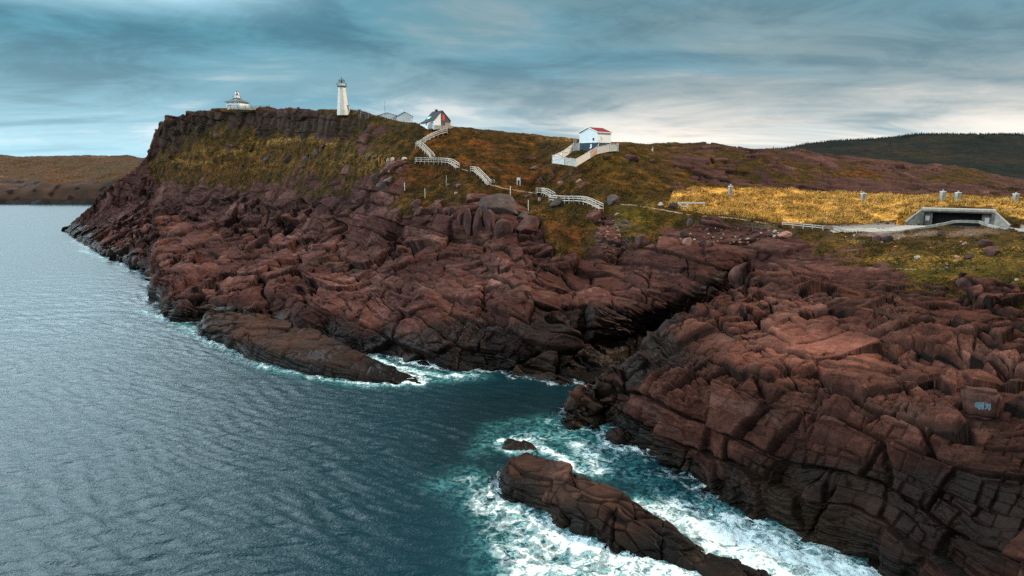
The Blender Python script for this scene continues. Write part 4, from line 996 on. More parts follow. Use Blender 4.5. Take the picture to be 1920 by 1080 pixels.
def lighthouse():
    b = up_from(642.8, 207.2, 268.); k = px(b)
    t = thing('lighthouse', b, 'tall tapered white octagonal lighthouse tower with glazed lantern standing on the hilltop', 'lighthouse', rz=R_(8))
    ph = math.pi / 8
    MB().lathe([(11.4 * k, -1.8), (11.0 * k, 0), (6.9 * k, 41.5 * k)], 8, ph).build('tower', M['tower'], t)
    MB().lathe([(6.9 * k, 41.5 * k), (8.9 * k, 43.4 * k), (9.4 * k, 43.5 * k), (9.4 * k, 44.4 * k)], 8, ph).build('gallery', M['iron'], t)
    rl = MB()
    for i in range(8):
        a0, a1 = ph + i * math.pi / 4, ph + (i + 1) * math.pi / 4; r = 9.2 * k
        p, q = (r * math.cos(a0), r * math.sin(a0)), (r * math.cos(a1), r * math.sin(a1))
        rl.bar((*p, 44.4 * k), (*p, 49.4 * k), .09)
        for h in (46.2, 47.8, 49.4): rl.bar((*p, h * k), (*q, h * k), .07)
    rl.build('railing', M['iron'], t)
    MB().lathe([(5.4 * k, 44.4 * k), (5.4 * k, 48.2 * k), (5.7 * k, 48.2 * k), (5.7 * k, 48.8 * k)], 10).build('lantern_base', M['white'], t)
    g = MB()
    for i in range(10):
        a0, a1 = i * math.pi / 5, (i + 1) * math.pi / 5; r = 5.2 * k
        g.bar((r * math.cos(a0), r * math.sin(a0), 48.8 * k), (r * math.cos(a0), r * math.sin(a0), 54.8 * k), .10)
        g.bar((r * math.cos(a0), r * math.sin(a0), 51.8 * k), (r * math.cos(a1), r * math.sin(a1), 51.8 * k), .06)
    g.build('lantern_frame', M['iron'], t)
    MB().lathe([(.9 * k, 48.8 * k), (1.5 * k, 50.5 * k), (1.5 * k, 52.8 * k), (.6 * k, 53.8 * k)], 10).build('lens', M['glass'], t)
    MB().lathe([(5.9 * k, 54.8 * k), (5.9 * k, 55.3 * k), (3.4 * k, 56.8 * k), (.9 * k, 57.6 * k)], 10).build('lantern_roof', M['iron'], t)
    MB().lathe([(.8 * k, 57.5 * k), (.8 * k, 59.2 * k), (.3 * k, 60.2 * k)], 8).build('finial', M['black'], t)
    p = MB().box(7.6 * k, 12.2 * k, -4.5 * k, 1.5 * k, -1.5, 8.6 * k).build('porch', M['tower'], t)
    MB().box(7.0 * k, 12.9 * k, -5.2 * k, 2.2 * k, 8.6 * k, 9.5 * k).build('porch_roof', M['iron'], p)
    MB().box(9.0 * k, 11.2 * k, -4.75 * k, -4.45 * k, .2 * k, 6.6 * k).build('door', M['concrete'], p)
lighthouse()

# ------------------------------------------------------------------ railings, fences
def rail_fence(name, pts, label, cat, mat, h, post_w=.1, rails=(1., .5), panel=0., group=None, step=1.8, rail_w=.07):
    pts = [Vector(p) for p in pts]; o0 = pts[0].copy()
    t = thing(name, o0, label, cat, group)
    L = [0]
    for a, b in zip(pts[:-1], pts[1:]): L.append(L[-1] + (b - a).length)
    n = max(2, int(round(L[-1] / step)) + 1); S = np.linspace(0, L[-1], n)
    X = [Vector([np.interp(s, L, [p[i] for p in pts]) for i in range(3)]) - o0 for s in S]
    for p in X: MB().bar(p + Vector((0, 0, -.4)), p + Vector((0, 0, h)), post_w).build('post', mat, t)
    for f in rails:
        m = MB()
        for a, b in zip(X[:-1], X[1:]): m.bar(a + Vector((0, 0, h * f)), b + Vector((0, 0, h * f)), rail_w, rail_w * 1.6)
        m.build('rail', mat, t)
    return t
def gpts(lst, D=None, lift=0.):
    out = []
    for i, (u, v) in enumerate(lst):
        g = ground(u, v) if D is None else up_from(u, v, D[i] if isinstance(D, (list, tuple)) else D)
        out.append(g + Vector((0, 0, lift)))
    return out
# picket fence by the old lighthouse: slats on rails
def picket(pts, h, label):
    pts = [Vector(p) for p in pts]; o0 = pts[0].copy(); t = thing('picket_fence', o0, label, 'fence')
    sl = MB(); rl = MB()
    for a, b in zip(pts[:-1], pts[1:]):
        n = int((b - a).length / .34)
        for i in range(n):
            p = a.lerp(b, (i + .5) / n) - o0
            sl.bar(p + Vector((0, 0, -.6)), p + Vector((0, 0, h)), .22, .05)
        rl.bar(a - o0 + Vector((0, 0, h)), b - o0 + Vector((0, 0, h)), .12)
        MB().bar(a - o0 + Vector((0, 0, -.6)), a - o0 + Vector((0, 0, h + .35)), .18).build('post', M['iron'], t)
    p = pts[-1] - o0
    MB().bar(p + Vector((0, 0, -.6)), p + Vector((0, 0, h + .5)), .2).build('post', M['iron'], t)
    sl.build('pickets', M['grime'], t); rl.build('rail', M['iron'], t)
picket(gpts([(426, 203), (432, 202), (446, 202.5), (460, 203), (472, 203.4), (488, 203), (505.5, 202.5)], [326, 325, 325, 325, 326, 327, 328]), 1.05, 'white picket fence with grey top rail in front of the square house on the cliff')
rail_fence('cable_fence', gpts([(656, 208.5), (664, 210.5), (671, 213), (684, 217)], [262, 260, 258, 256]), 'thin grey railing running downhill from the tall lighthouse tower', 'railing', M['iron'], .75, .06, (1.,), step=2.6, rail_w=.05)

def block(u0, u1, v0, v1, D, label, name, mat, top=None):
    b = up_from((u0 + u1) / 2, v1, D); k = px(b); w = (u1 - u0) * k / 2; h = (v1 - v0) * k
    t = thing(name, b, label, 'hut')
    MB().box(-w, w, -w, w, -1.2, h).build('wall', mat, t, .04)
    MB().box(-w - .12, w + .12, -w - .12, w + .12, h, h + .16).build('cap', mat, t, .02)
    MB().box(-w * .35, w * .35, -w - .03, -w + .03, .1, h * .62).build('door', M['black'], t)
block(672, 676.5, 206.5, 215, 258, 'tall dark stone pillar on the skyline right of the lighthouse tower', 'stone_pillar', M['dconcrete'])
block(685, 691.5, 212.5, 217.5, 256, 'low dark square hut on the skyline beside the white outbuilding', 'stone_hut', M['dconcrete'])

def gable_house(t, w, L, hz, rise, wall, roofm, ov=.3, y0=0., x0=0., base=-1.5, name='wall', roofname='roof', th=.14, left_drop=None):
    """gable towards -y at y0, ridge along y"""
    hw = w / 2
    poly = [(x0 - hw, base), (x0 + hw, base), (x0 + hw, hz), (x0, hz + rise), (x0 - hw, hz)]
    o = MB().prism(poly, y0, y0 + L).build(name, wall, t)
    m = MB(); sl = rise / hw
    for s in (-1, 1):
        ex = hw + ov
        if left_drop and s < 0: ex = hw + left_drop
        a = (x0, hz + rise + .02); b = (x0 + s * ex, hz - (ex - hw) * sl + .02)
        vs = [(a[0], y0 - ov, a[1]), (b[0], y0 - ov, b[1]), (b[0], y0 + L + ov, b[1]), (a[0], y0 + L + ov, a[1])]
        vs += [(x, y, z + th) for x, y, z in vs]
        m.add(vs, [(0, 1, 2, 3), (7, 6, 5, 4), (0, 4, 5, 1), (1, 5, 6, 2), (2, 6, 7, 3), (3, 7, 4, 0)])
    rf = m.build(roofname, roofm, t)
    return o, rf
def outbuilding():
    b = up_from(759, 232, 257.); k = px(b)
    t = thing('outbuilding', b, 'low white building with a gabled front block and dark roof edges on the ridge', 'building', rz=R_(9))
    gable_house(t, 29 * k, 5.5, 12.5 * k, 8 * k, M['wall'], M['darkroof'], .22, y0=-2.0)
    t2 = MB()
    # long low wing behind to the left
    w0 = 46 * k; x0 = -32 * k
    o, rf = gable_house(t, w0, 5, 13.2 * k, 6.5 * k, M['wall'], M['greyroof'], .2, y0=1.2, x0=x0, name='wing_wall', roofname='wing_roof')
    p = MB().box(-20 * k, -14.8 * k, -1.0, .6, -1, 9.5 * k).build('porch', M['wall'], t)
    MB().add([(-22 * k, -1.3, 9.3 * k), (-14.7 * k, -1.3, 13 * k), (-14.7 * k, .8, 13 * k), (-22 * k, .8, 9.3 * k), (-22 * k, -1.3, 9.9 * k), (-14.7 * k, -1.3, 13.6 * k), (-14.7 * k, .8, 13.6 * k), (-22 * k, .8, 9.9 * k)], [(0, 1, 2, 3), (7, 6, 5, 4), (0, 4, 5, 1), (1, 5, 6, 2), (2, 6, 7, 3), (3, 7, 4, 0)]).build('porch_roof', M['greyroof'], p)
    f = MB().box(-18.6 * k, -16.4 * k, -1.06, -.98, 5 * k, 8.4 * k).build('window', M['white'], t)
    MB().box(-18.2 * k, -16.8 * k, -1.09, -1.03, 5.4 * k, 8 * k).build('pane', M['glass'], f)
    MB().box(-14 * k, 22 * k, -2.9, -2.5, -1.5, -.2 * k).build('plinth', M['grime'], t)
outbuilding()
def antenna():
    b = up_from(722.3, 224, 250.); k = px(b)
    t = thing('antenna_mast', b, 'thin grey antenna mast with short crossarms in front of the low white building', 'antenna')
    MB().lathe([(.085, -1), (.07, 20 * k), (.045, 35 * k)], 8).build('mast', M['iron'], t)
    MB().bar((-.5, 0, 20.5 * k), (.55, 0, 20.5 * k), .06).build('crossarm', M['iron'], t)
    MB().bar((-.3, 0, 21.8 * k), (.3, 0, 21.8 * k), .05).build('crossarm', M['iron'], t)
antenna()
def keepers_house():
    b = up_from(823, 237, 236.); k = px(b)
    t = thing('keepers_house', b, 'steep black roofed house with white side wall and red banner on dark gable', 'house', rz=R_(36))
    w, L, hz, rise = 6.2, 6.6, 10 * k, 17.5 * k
    hw = w / 2; y0 = -2.4
    o, rf = gable_house(t, w, L, hz, rise, M['wall'], M['darkroof'], .18, y0=y0, base=-1.2)
    # cat-slide roof over the long lean-to on the far left end
    sl = rise / hw
    MB().prism([(-hw - 1.7, -1.2), (-hw + .01, -1.2), (-hw + .01, hz - .02), (-hw - 1.7, hz - 1.7 * sl * .52)], y0 + 1.6, y0 + L - .05).build('lean_to', M['wall'], t)
    m = MB()
    a = (-hw - .14, hz + .14 - .14 * sl); c = (-hw - 2.0, hz + .18 - 2.0 * sl * .52)
    vs = [(a[0], y0 + 1.4, a[1]), (c[0], y0 + 1.4, c[1]), (c[0], y0 + L + .2, c[1]), (a[0], y0 + L + .2, a[1])]; vs += [(x, y, z + .12) for x, y, z in vs]
    m.add(vs, [(0, 1, 2, 3), (7, 6, 5, 4), (0, 4, 5, 1), (1, 5, 6, 2), (2, 6, 7, 3), (3, 7, 4, 0)]).build('lean_to_roof', M['darkroof'], t)
    # dark cladding right part of the gable
    MB().prism([(-.55, -.6), (hw - .02, -.6), (hw - .02, hz), (.0, hz + rise - .05), (-.55, hz + rise - .55 * sl - .05)], y0 - .05, y0 + .02).build('gable_cladding', M['cladding'], t)
    MB().box(-.05, .75, y0 - .10, y0 - .06, hz + .1 * k, hz + 10.5 * k).build('banner', M['banner'], t)
    MB().box(.95, hw - .1, y0 - .12, y0 - .06, -.3, 6.4 * k).build('doors', M['tan'], t)
    MB().box(-hw - .2, hw + .3, y0 - 1.2, y0 - .1, -1.2, .8 * k).build('step', M['cope'], t)
    ch = MB().box(-.35, .35, 1.2, 1.9, hz + rise - .8, hz + rise + 3.2 * k).build('chimney', M['black'], rf)
    MB().box(-.45, .45, 1.1, 2.0, hz + rise + 3.2 * k, hz + rise + 3.9 * k).build('chimney_cap', M['concrete'], rf)
    # skylight lying on the left slope
    def onroof(x, off): return hz + rise + x * sl + off
    vs = [(-1.9, 1.6, onroof(-1.9, .20)), (-2.7, 1.6, onroof(-2.7, .20)), (-2.7, 3.7, onroof(-2.7, .20)), (-1.9, 3.7, onroof(-1.9, .20))]; vs += [(x - .05, y, z + .06) for x, y, z in vs]
    MB().add(vs, [(0, 1, 2, 3), (7, 6, 5, 4), (0, 4, 5, 1), (1, 5, 6, 2), (2, 6, 7, 3), (3, 7, 4, 0)]).build('skylight', M['teal'], rf)
    for yy, z0, z1, ww in ((y0 + 2.4, .2, 6.2 * k, .38), (y0 + 4.6, .9, 5.6 * k, .34)):
        f = MB().box(-hw - 1.76, -hw - 1.68, yy - ww, yy + ww, z0 - .1, z1 * .78).build('window', M['white'], t)
        MB().box(-hw - 1.79, -hw - 1.73, yy - ww + .07, yy + ww - .07, z0, z1 * .78 - .1).build('pane', M['glass'], f)
    f = MB().box(-hw - .05, -hw + .05, y0 + .7, y0 + 1.2, .8, 1.5).build('window', M['white'], t)
    MB().box(-hw - .08, -hw - .02, y0 + .76, y0 + 1.14, .86, 1.44).build('pane', M['glass'], f)
keepers_house()
def teal_fence():
    b = up_from(848, 242.5, 238.); k = px(b)
    t = thing('deck_rail', b, 'low pale teal railing panel on the skyline right of the black roofed house', 'railing')
    MB().box(-8 * k, 8 * k, -.03, .03, .15, 4.6 * k).build('panel', M['teal'], t)
    for x in (-8, -2.6, 2.6, 8): MB().box(x * k - .05, x * k + .05, -.07, .07, -.8, 5.2 * k).build('post', M['wood'], t)
    MB().box(-8.4 * k, 8.4 * k, -.06, .06, 4.65 * k, 5.1 * k).build('rail', M['wood'], t)
teal_fence()

# ------------------------------------------------------------------ boardwalk stairs
def boardwalk(px_pts, label, name='boardwalk', w=1.3, h=1.15, rails=(True, True), step=1.6, lift=.3, D=None):
    P = gpts(px_pts, D)
    Dm = [p.y for p in P]
    for i in range(1, len(P)):                    # keep the ranges from jumping over bumps
        u, v = px_pts[i]
        lim = 9 * abs(px_pts[i][0] - px_pts[i - 1][0]) / 30 + 6
        Dm[i] = min(max(Dm[i], Dm[i - 1] - lim), Dm[i - 1] + lim)
    P = [up_from(u, v, d) + Vector((0, 0, lift)) for (u, v), d in zip(px_pts, Dm)]
    o0 = P[0].copy(); t = thing(name, o0, label, 'boardwalk', 'white railed boardwalk flights on the hillside')
    P = [p - o0 for p in P]
    L = [0]
    for a, b in zip(P[:-1], P[1:]): L.append(L[-1] + (b - a).length)
    def along(s): return Vector([np.interp(s, L, [p[i] for p in P]) for i in range(3)])
    n = max(2, int(L[-1] / step) + 1); S = np.linspace(0, L[-1], n)
    dk = MB(); ns = max(2, int(L[-1] / .45))
    for i in range(ns):
        a, b = along(L[-1] * i / ns), along(L[-1] * (i + 1) / ns)
        d = (b - a); sd = Vector((d.y, -d.x, 0)).normalized() * w / 2; z = Vector((0, 0, -.12))
        c0, c1 = Vector((a.x, a.y, (a.z + b.z) / 2)), Vector((b.x, b.y, (a.z + b.z) / 2))
        vs = [c0 - sd, c0 + sd, c1 + sd, c1 - sd]; vs = [q + z for q in vs] + vs
        dk.add(vs, [(3, 2, 1, 0), (4, 5, 6, 7), (0, 1, 5, 4), (1, 2, 6, 5), (2, 3, 7, 6), (3, 0, 4, 7)])
    dk.build('deck', M['railw'], t)
    for s_, on in zip((-1, 1), rails):
        if not on: continue
        q = []
        for s in S:
            d = along(min(s + .3, L[-1])) - along(max(s - .3, 0)); sd = Vector((d.y, -d.x, 0)).normalized() * w / 2 * s_
            p = along(s) + sd; q.append(p)
            MB().bar(p + Vector((0, 0, -.9)), p + Vector((0, 0, h)), .11).build('post', M['railw'], t)
        for f, ww in ((1., .10), (.52, .08)):
            m = MB()
            for a, b in zip(q[:-1], q[1:]): m.bar(a + Vector((0, 0, h * f)), b + Vector((0, 0, h * f)), ww, ww * 1.35)
            m.build('handrail' if f == 1 else 'mid_rail', M['railw'], t)
boardwalk([(838, 249), (827, 252), (815, 256), (802, 263), (790, 271), (780, 276)], 'long white railed stair climbing to the black roofed house', 'boardwalk_stairs')
boardwalk([(785, 273), (793, 279), (801, 287), (807, 293), (812, 299)], 'steep white stair dropping from the landing below the black roofed house', 'boardwalk_stairs')
boardwalk([(780, 304), (796, 304.5), (812, 305), (828, 305), (842, 306), (850, 310), (858, 316)], 'level white boardwalk with railing at the foot of the steep upper stair')
boardwalk([(884, 321), (893, 323), (900, 330), (908, 338), (917, 348)], 'short white stair ending beside two standing walkers', 'boardwalk_stairs')
boardwalk([(1006, 362), (1019, 362), (1028, 366), (1037, 372)], 'short white railed boardwalk below the white trail frame', 'boardwalk')
boardwalk([(1033, 376), (1050, 377.5), (1066, 378), (1082, 378), (1095, 379), (1104, 382), (1115, 387), (1127, 393)], 'lowest white boardwalk curving down to the scree gully')

# ------------------------------------------------------------------ fog signal building
FH = up_from(1115.5, 279.5, 206.)
def fog_house():
    k = px(FH)
    t = thing('fog_signal_house', FH, 'white gabled building with red roof and dark blue foundation inside board fence', 'building', rz=R_(-44))
    a = 29.5 * k / math.cos(R_(45)) ; hw = a / 2; z0, z1, rs = 11.2 * k, 30 * k, 8.2 * k
    y0 = -hw
    MB().box(-hw + .04, hw - .04, y0 + .04, y0 + a - .04, -1.8, z0).build('foundation', M['found'], t)
    MB().prism([(-hw, z0), (hw, z0), (hw, z1), (0, z1 + rs), (-hw, z1)], y0, y0 + a).build('wall', M['wall'], t)
    sl = rs / hw
    m = MB(); ov = .3
    for s in (-1, 1):
        vs = [(0, y0 - ov, z1 + rs + .03), (s * (hw + ov), y0 - ov, z1 - ov * sl + .03), (s * (hw + ov), y0 + a + ov, z1 - ov * sl + .03), (0, y0 + a + ov, z1 + rs + .03)]
        vs += [(x, y, z + .14) for x, y, z in vs]
        m.add(vs, [(0, 1, 2, 3), (7, 6, 5, 4), (0, 4, 5, 1), (1, 5, 6, 2), (2, 6, 7, 3), (3, 7, 4, 0)])
    rf = m.build('roof', M['red'], t)
    tr = MB()
    for s in (-1, 1):
        tr.bar((0, y0 - ov - .06, z1 + rs + .08), (s * (hw + ov), y0 - ov - .06, z1 - ov * sl + .08), .09, .24)
        tr.bar((s * (hw + ov + .06), y0 - ov, z1 - ov * sl + .06), (s * (hw + ov + .06), y0 + a + ov, z1 - ov * sl + .06), .09, .2)
    tr.build('trim', M['white'], rf)
    f = MB().box(hw - 1.75, hw - 1.05, y0 - .05, y0 + .03, z0 + 3.2 * k, z0 + 8.6 * k).build('window', M['white'], t)
    MB().box(hw - 1.67, hw - 1.13, y0 - .09, y0 - .02, z0 + 3.7 * k, z0 + 8.1 * k).build('pane', M['glass'], f)
    MB().box(-hw - .05, hw + .05, y0 - .05, y0 + .02, z0 - .03, z0 + .12).build('skirt', M['white'], t)
    v = MB().box(hw - 2.4, hw - 1.9, y0 - .12, y0 + .05, 2.4 * k, 8.2 * k)
    v.box(hw - 2.5, hw - 1.75, y0 - .5, y0 - .02, 1.0 * k, 2.2 * k).build('vent_hood', M['white'], t)
    MB().box(hw - .02, hw + .06, y0 + 1.7, y0 + 1.85, z0 + 5 * k, z0 + 11 * k).build('bracket', M['iron'], t)
fog_house()
def fence_boards(P, hs, label):
    P = [Vector(p) for p in P]; o0 = P[0].copy(); t = thing('board_fence', o0, label, 'fence')
    for i, (a, b) in enumerate(zip(P[:-1], P[1:])):
        pk = i == 6
        n = max(2, int((b - a).length / .30)); m = MB(); rr_ = random.Random(i)
        ncut = max(1, int((b - a).length / 2.2))
        for j in range(n):
            p = a.lerp(b, (j + .5) / n) - o0; q = (b - a).normalized() * .128
            h = hs * (1 + rr_.uniform(-.03, .03))
            m.add([p - q + Vector((0, 0, -.5)), p + q + Vector((0, 0, -.5)), p + q + Vector((0, 0, h)), p - q + Vector((0, 0, h)),
                   p - q + Vector((.02, .03, -.5)), p + q + Vector((.02, .03, -.5)), p + q + Vector((.02, .03, h)), p - q + Vector((.02, .03, h))],
                  [(0, 1, 2, 3), (7, 6, 5, 4), (0, 4, 5, 1), (1, 5, 6, 2), (2, 6, 7, 3), (3, 7, 4, 0)])
        o = m.build('gate' if pk else 'panel', M['pink'] if pk else M['white'] if i in (2, 3) else M['grime'], t)
        if pk: o['label'] = 'faded pink boarded gate panel'
        br = MB(); off = Vector((-.0, -.06, 0))
        for j in range(ncut):
            c0, c1 = a.lerp(b, j / ncut) - o0 + off, a.lerp(b, (j + 1) / ncut) - o0 + off
            br.bar(c0 + Vector((0, 0, .15)), c1 + Vector((0, 0, hs - .15)), .06, .12)
            br.bar(c0 + Vector((0, 0, hs - .1)), c1 + Vector((0, 0, hs - .1)), .06, .12)
        br.build('brace', M['railw'], o)
        MB().bar(a - o0 + off + Vector((0, 0, -.6)), a - o0 + off + Vector((0, 0, hs + .12)), .14).build('post', M['white'], t)
    e = P[-1] - o0
    MB().bar(e + Vector((0, -.06, -.6)), e + Vector((0, -.06, hs + .12)), .14).build('post', M['white'], t)
FP = [(1086, 278.5, 203.5), (1075, 279.5, 203), (1055, 294, 199), (1035.5, 302.5, 196), (1057, 305.5, 194.5), (1080, 309, 193), (1107.5, 292.5, 198.), (1118.5, 286, 200.5), (1144, 280.5, 203), (1159, 280, 204)]
fence_boards([up_from(*p) for p in FP], 1.62, 'white vertical board fence zigzagging around the yard of the red roofed building')
def signal_post():
    b = up_from(1122, 285, 201.5); k = px(b)
    t = thing('braced_post', b, 'slim white post with forked arms and slanting brace before the blue foundation', 'post')
    MB().bar((0, 0, -.6), (0, 0, 20 * k), .12).build('pole', M['white'], t)
    MB().bar((-9 * k, .1, 2 * k), (-.3 * k, 0, 14 * k), .13).build('brace', M['white'], t)
    MB().bar((-3.6 * k, 0, 21 * k), (6 * k, 0, 20 * k), .06).build('arm', M['iron'], t)
    MB().bar((6 * k, 0, 20 * k), (8 * k, 0, 26 * k), .06).build('arm', M['iron'], t)
signal_post()
def frame_thing(u, v0, v1, w, D, label, name, mat, sheet=False):
    b = ground(u, v1) if D is None else up_from(u, v1, D)
    k = px(b); h = (v1 - v0) * k; hw = w * k / 2
    t = thing(name, b, label, 'trail gate')
    for s in (-1, 1): MB().box(s * hw - .09, s * hw + .09, -.08, .08, -.5, h).build('post', mat, t, .01)
    MB().box(-hw - .12, hw + .12, -.10, .10, h, h + .2).build('lintel', mat, t, .01)
    if sheet: MB().box(-hw + .1, hw - .1, -.05, .03, h * .72, h - .003).build('sign_board', M['white'], t)
frame_thing(972.3, 334.5, 347, 5.6, None, 'white doorway shaped trail frame standing alone on the brown slope', 'trail_gateway', M['white'], True)
frame_thing(1078, 260.5, 269, 3.4, 212, 'narrow wooden frame behind the fence corner left of the red roofed building', 'lookout_stand', M['wood'])
def sign(u, v0, v1, D, label):
    b = ground(u, v1) if D is None else up_from(u, v1, D); k = px(b); h = (v1 - v0) * k
    t = thing('trail_sign', b, label, 'sign')
    MB().box(-.07, .07, -.07, .07, -.5, h).build('post', M['railw'], t)
    MB().box(-.42, .06, -.12, -.075, h * .25, h * .6).build('board', M['white'], t)
sign(1224, 275.5, 286, None, 'small white sign on a post on the dark slope right of the red roofed building')
def marker(u, v0, v1, label, mat):
    b = ground(u, v1); k = px(b); h = (v1 - v0) * k
    t = thing('marker_post', b, label, 'post', 'slim marker posts on the heath', rz=random.uniform(-.4, .4))
    MB().bar((0, 0, -.5), (random.uniform(-.06, .06), 0, h), .19).build('shaft', mat, t, .02)
    MB().lathe([(.14, h - .02), (.10, h + .1)], 6).build('cap', mat, t)
marker(758.7, 343.7, 356.7, 'leaning white marker post above the grey outcrop of flat boulders', M['railw'])
marker(797, 353.7, 370, 'white marker post standing at the edge of the reddish heath above the cliff rocks', M['railw'])
marker(837, 331, 345, 'thin weathered marker post beside a round pale stone below the level boardwalk', M['wood'])
marker(957, 349.5, 365, 'white marker post just below the white trail frame', M['railw'])
marker(990.5, 376, 395, 'bright white marker post right of the big grey boulder', M['railw'])
marker(710.5, 295.5, 307, 'short orange marker post near the pale stones on the upper slope', M['orange'])

# ------------------------------------------------------------------ bunker area
def bunker():
    ang = -math.atan2(BK[0], BK[1])
    b = Vector(BK); k = px(b); 
    t = thing('bunker', b, 'concrete wartime bunker entrance with dark opening set in the golden grass mound', 'bunker', rz=ang)
    W = 59 * k; Ht = 28.5 * k; dp = 4.8
    MB().box(-W, W, -.5, dp, Ht, Ht + 4.2 * k).build('roof_slab', M['cope'], t, .03)
    MB().box(-W + .3, W - .3, -.28, dp, Ht - 2.2 * k, Ht - .003).build('lintel', M['dconcrete'], t)
    for s in (-1, 1):
        MB().box(min(s * W * .985, s * W * .90), max(s * W * .985, s * W * .90), -.2, dp, -.6, Ht - 2.2 * k - .003).build('pier', M['dconcrete'], t)
        w = MB().box(min(s * W * .9, s * W * .66), max(s * W * .9, s * W * .66), .9, 1.2, -.6, Ht - 2.2 * k - .003).build('front_wall', M['dconcrete'], t)
        x = s * W * .80
        MB().box(x - 3.4 * k, x + 3.4 * k, .84, .897, 9 * k, 18 * k).build('notice', M['poster'], t)
        x0, x1 = s * W * .985, s * (W + 22 * k); y1 = -2.3
        pl = [(x0, -.25), (x1, y1)]
        wg = MB(); cp = MB(); n = Vector((0, .35, 0))
        z0, z1 = Ht + .3 * k, 6.5 * k
        vs = [(x0, -.25, -.8), (x1, y1, -.8), (x1, y1, z1), (x0, -.25, z0)]; vs += [(x, y + .35, z) for x, y, z in vs]
        o = wg.add(vs, [(0, 1, 2, 3), (7, 6, 5, 4), (0, 4, 5, 1), (1, 5, 6, 2), (2, 6, 7, 3), (3, 7, 4, 0)]).build('wing_wall', M['concrete'], t)
        cp.bar((x0, -.1, z0 + .10), (x1, y1 + .15, z1 + .10), .5, .2).build('coping', M['cope'], o)
    MB().box(-W * .9, W * .9, dp - .1, dp + .15, -.6, Ht - .01).build('back_wall', M['void'], t)
    MB().box(-W * .66, W * .66, 2.6, 2.9, -.6, Ht - 2.3 * k).build('inner_wall', M['void'], t)  # near-black wall colour stands in for the shade inside the opening
    MB().box(-W * .9, W * .9, -.2, dp - .12, -.6, .06).build('floor', M['dconcrete'], t)
bunker()
def vent(u, v0, v1, w, label):
    b = ground(u, v1) ; 
    b = up_from(u, v1, min(max(b.y, 168), 196)); k = px(b); h = (v1 - v0) * k; hw = w * k / 2
    t = thing('vent_shaft', b, label, 'vent', 'concrete vent shafts on the grassy mound')
    MB().box(-hw, hw, -hw, hw, -1, h * .8, R_(8)).build('shaft', M['cope'], t, .04)
    MB().box(-hw * 1.12, hw * 1.12, -hw * 1.12, hw * 1.12, h * .8, h * .86, R_(8)).build('cap', M['white'], t, .02)
    MB().lathe([(hw * .5, h * .86), (hw * .55, h * .94), (hw * .3, h * 1.03), (.02, h * 1.06)], 10).build('cowl', M['cope'], t, 0, True)
for a in [(1369, 346, 366, 6.2, 'white vent shaft with a small cowl standing alone before the dark rock wall'), (1618, 360.5, 376, 6.8, 'white vent shaft on the crest of the golden grass below pale slabs'), (1766.5, 356.5, 376, 7.2, 'pale vent shaft with knob top above the bunker roof, left of the close pair'), (1795, 358.5, 376, 7.4, 'pale vent shaft above the bunker roof, right of the close pair'), (1903.5, 361, 377, 7.6, 'grey vent shaft at the far end of the mound near the picture edge')]: vent(*a)
rail_fence('guard_rail', gpts([(1467, 423.5), (1482, 425), (1494, 426.3), (1510, 428), (1527, 429.5), (1542, 430.5), (1561, 432), (1580, 434), (1606, 438)]), 'pale wooden post and rail fence along the gravel path before the bunker', 'railing', M['railw'], .95, .13, (1., .55), step=2.3, rail_w=.09)
def white_rail():
    a, b_ = ground(1273, 388), ground(1320, 388)
    d = (a.y + b_.y) / 2; a, b_ = up_from(1273, 388, d), up_from(1320, 388, d)
    k = px(a); t = thing('barrier_panel', a, 'long low white barrier with two openings in the golden grass', 'barrier')
    q = b_ - a
    def P_(f, z, y=0): return (q.x * f, q.y * f + y, q.z * f + z)
    MB().bar(P_(-.05, 7.6 * k), P_(1, 7.6 * k), .16, .26).build('top_rail', M['white'], t)
    MB().bar(P_(.12, 1.2 * k), P_(1, 1.2 * k), .14, .24).build('bottom_rail', M['white'], t)
    MB().bar(P_(-.05, 7.2 * k), P_(.14, 1.2 * k), .14, .22).build('slant_rail', M['white'], t)
    for f in (.33, .66, 1.): MB().bar(P_(f, -.5), P_(f, (9.4 if f == 1 else 7.4) * k), .16).build('post', M['white'], t)
white_rail()
def kerb():
    L = [(1706, 431), (1725, 428.5), (1742.5, 425), (1760, 421.5), (1775, 419), (1789, 415.5), (1803, 415), (1817, 415.5), (1835, 416), (1849, 421), (1872, 428), (1895, 432.5), (1920, 437), (1960, 445), (2010, 455)]
    Dk = np.interp([p[0] for p in L], [1706, 1790, 1835, 1872, 1920, 2010], [150, 149, 148, 143, 139, 131])
    P = [up_from(u, v, d) for (u, v), d in zip(L, Dk)]
    m = MB()
    for a, b in zip(P[:-1], P[1:]): m.bar(a + Vector((0, 0, -.0)), b + (b - a) * .02, .42, .55)
    o = m.build('kerb', M['cope']); o['kind'] = 'structure'
    # earth bank behind the kerb up to which the road runs
kerb()

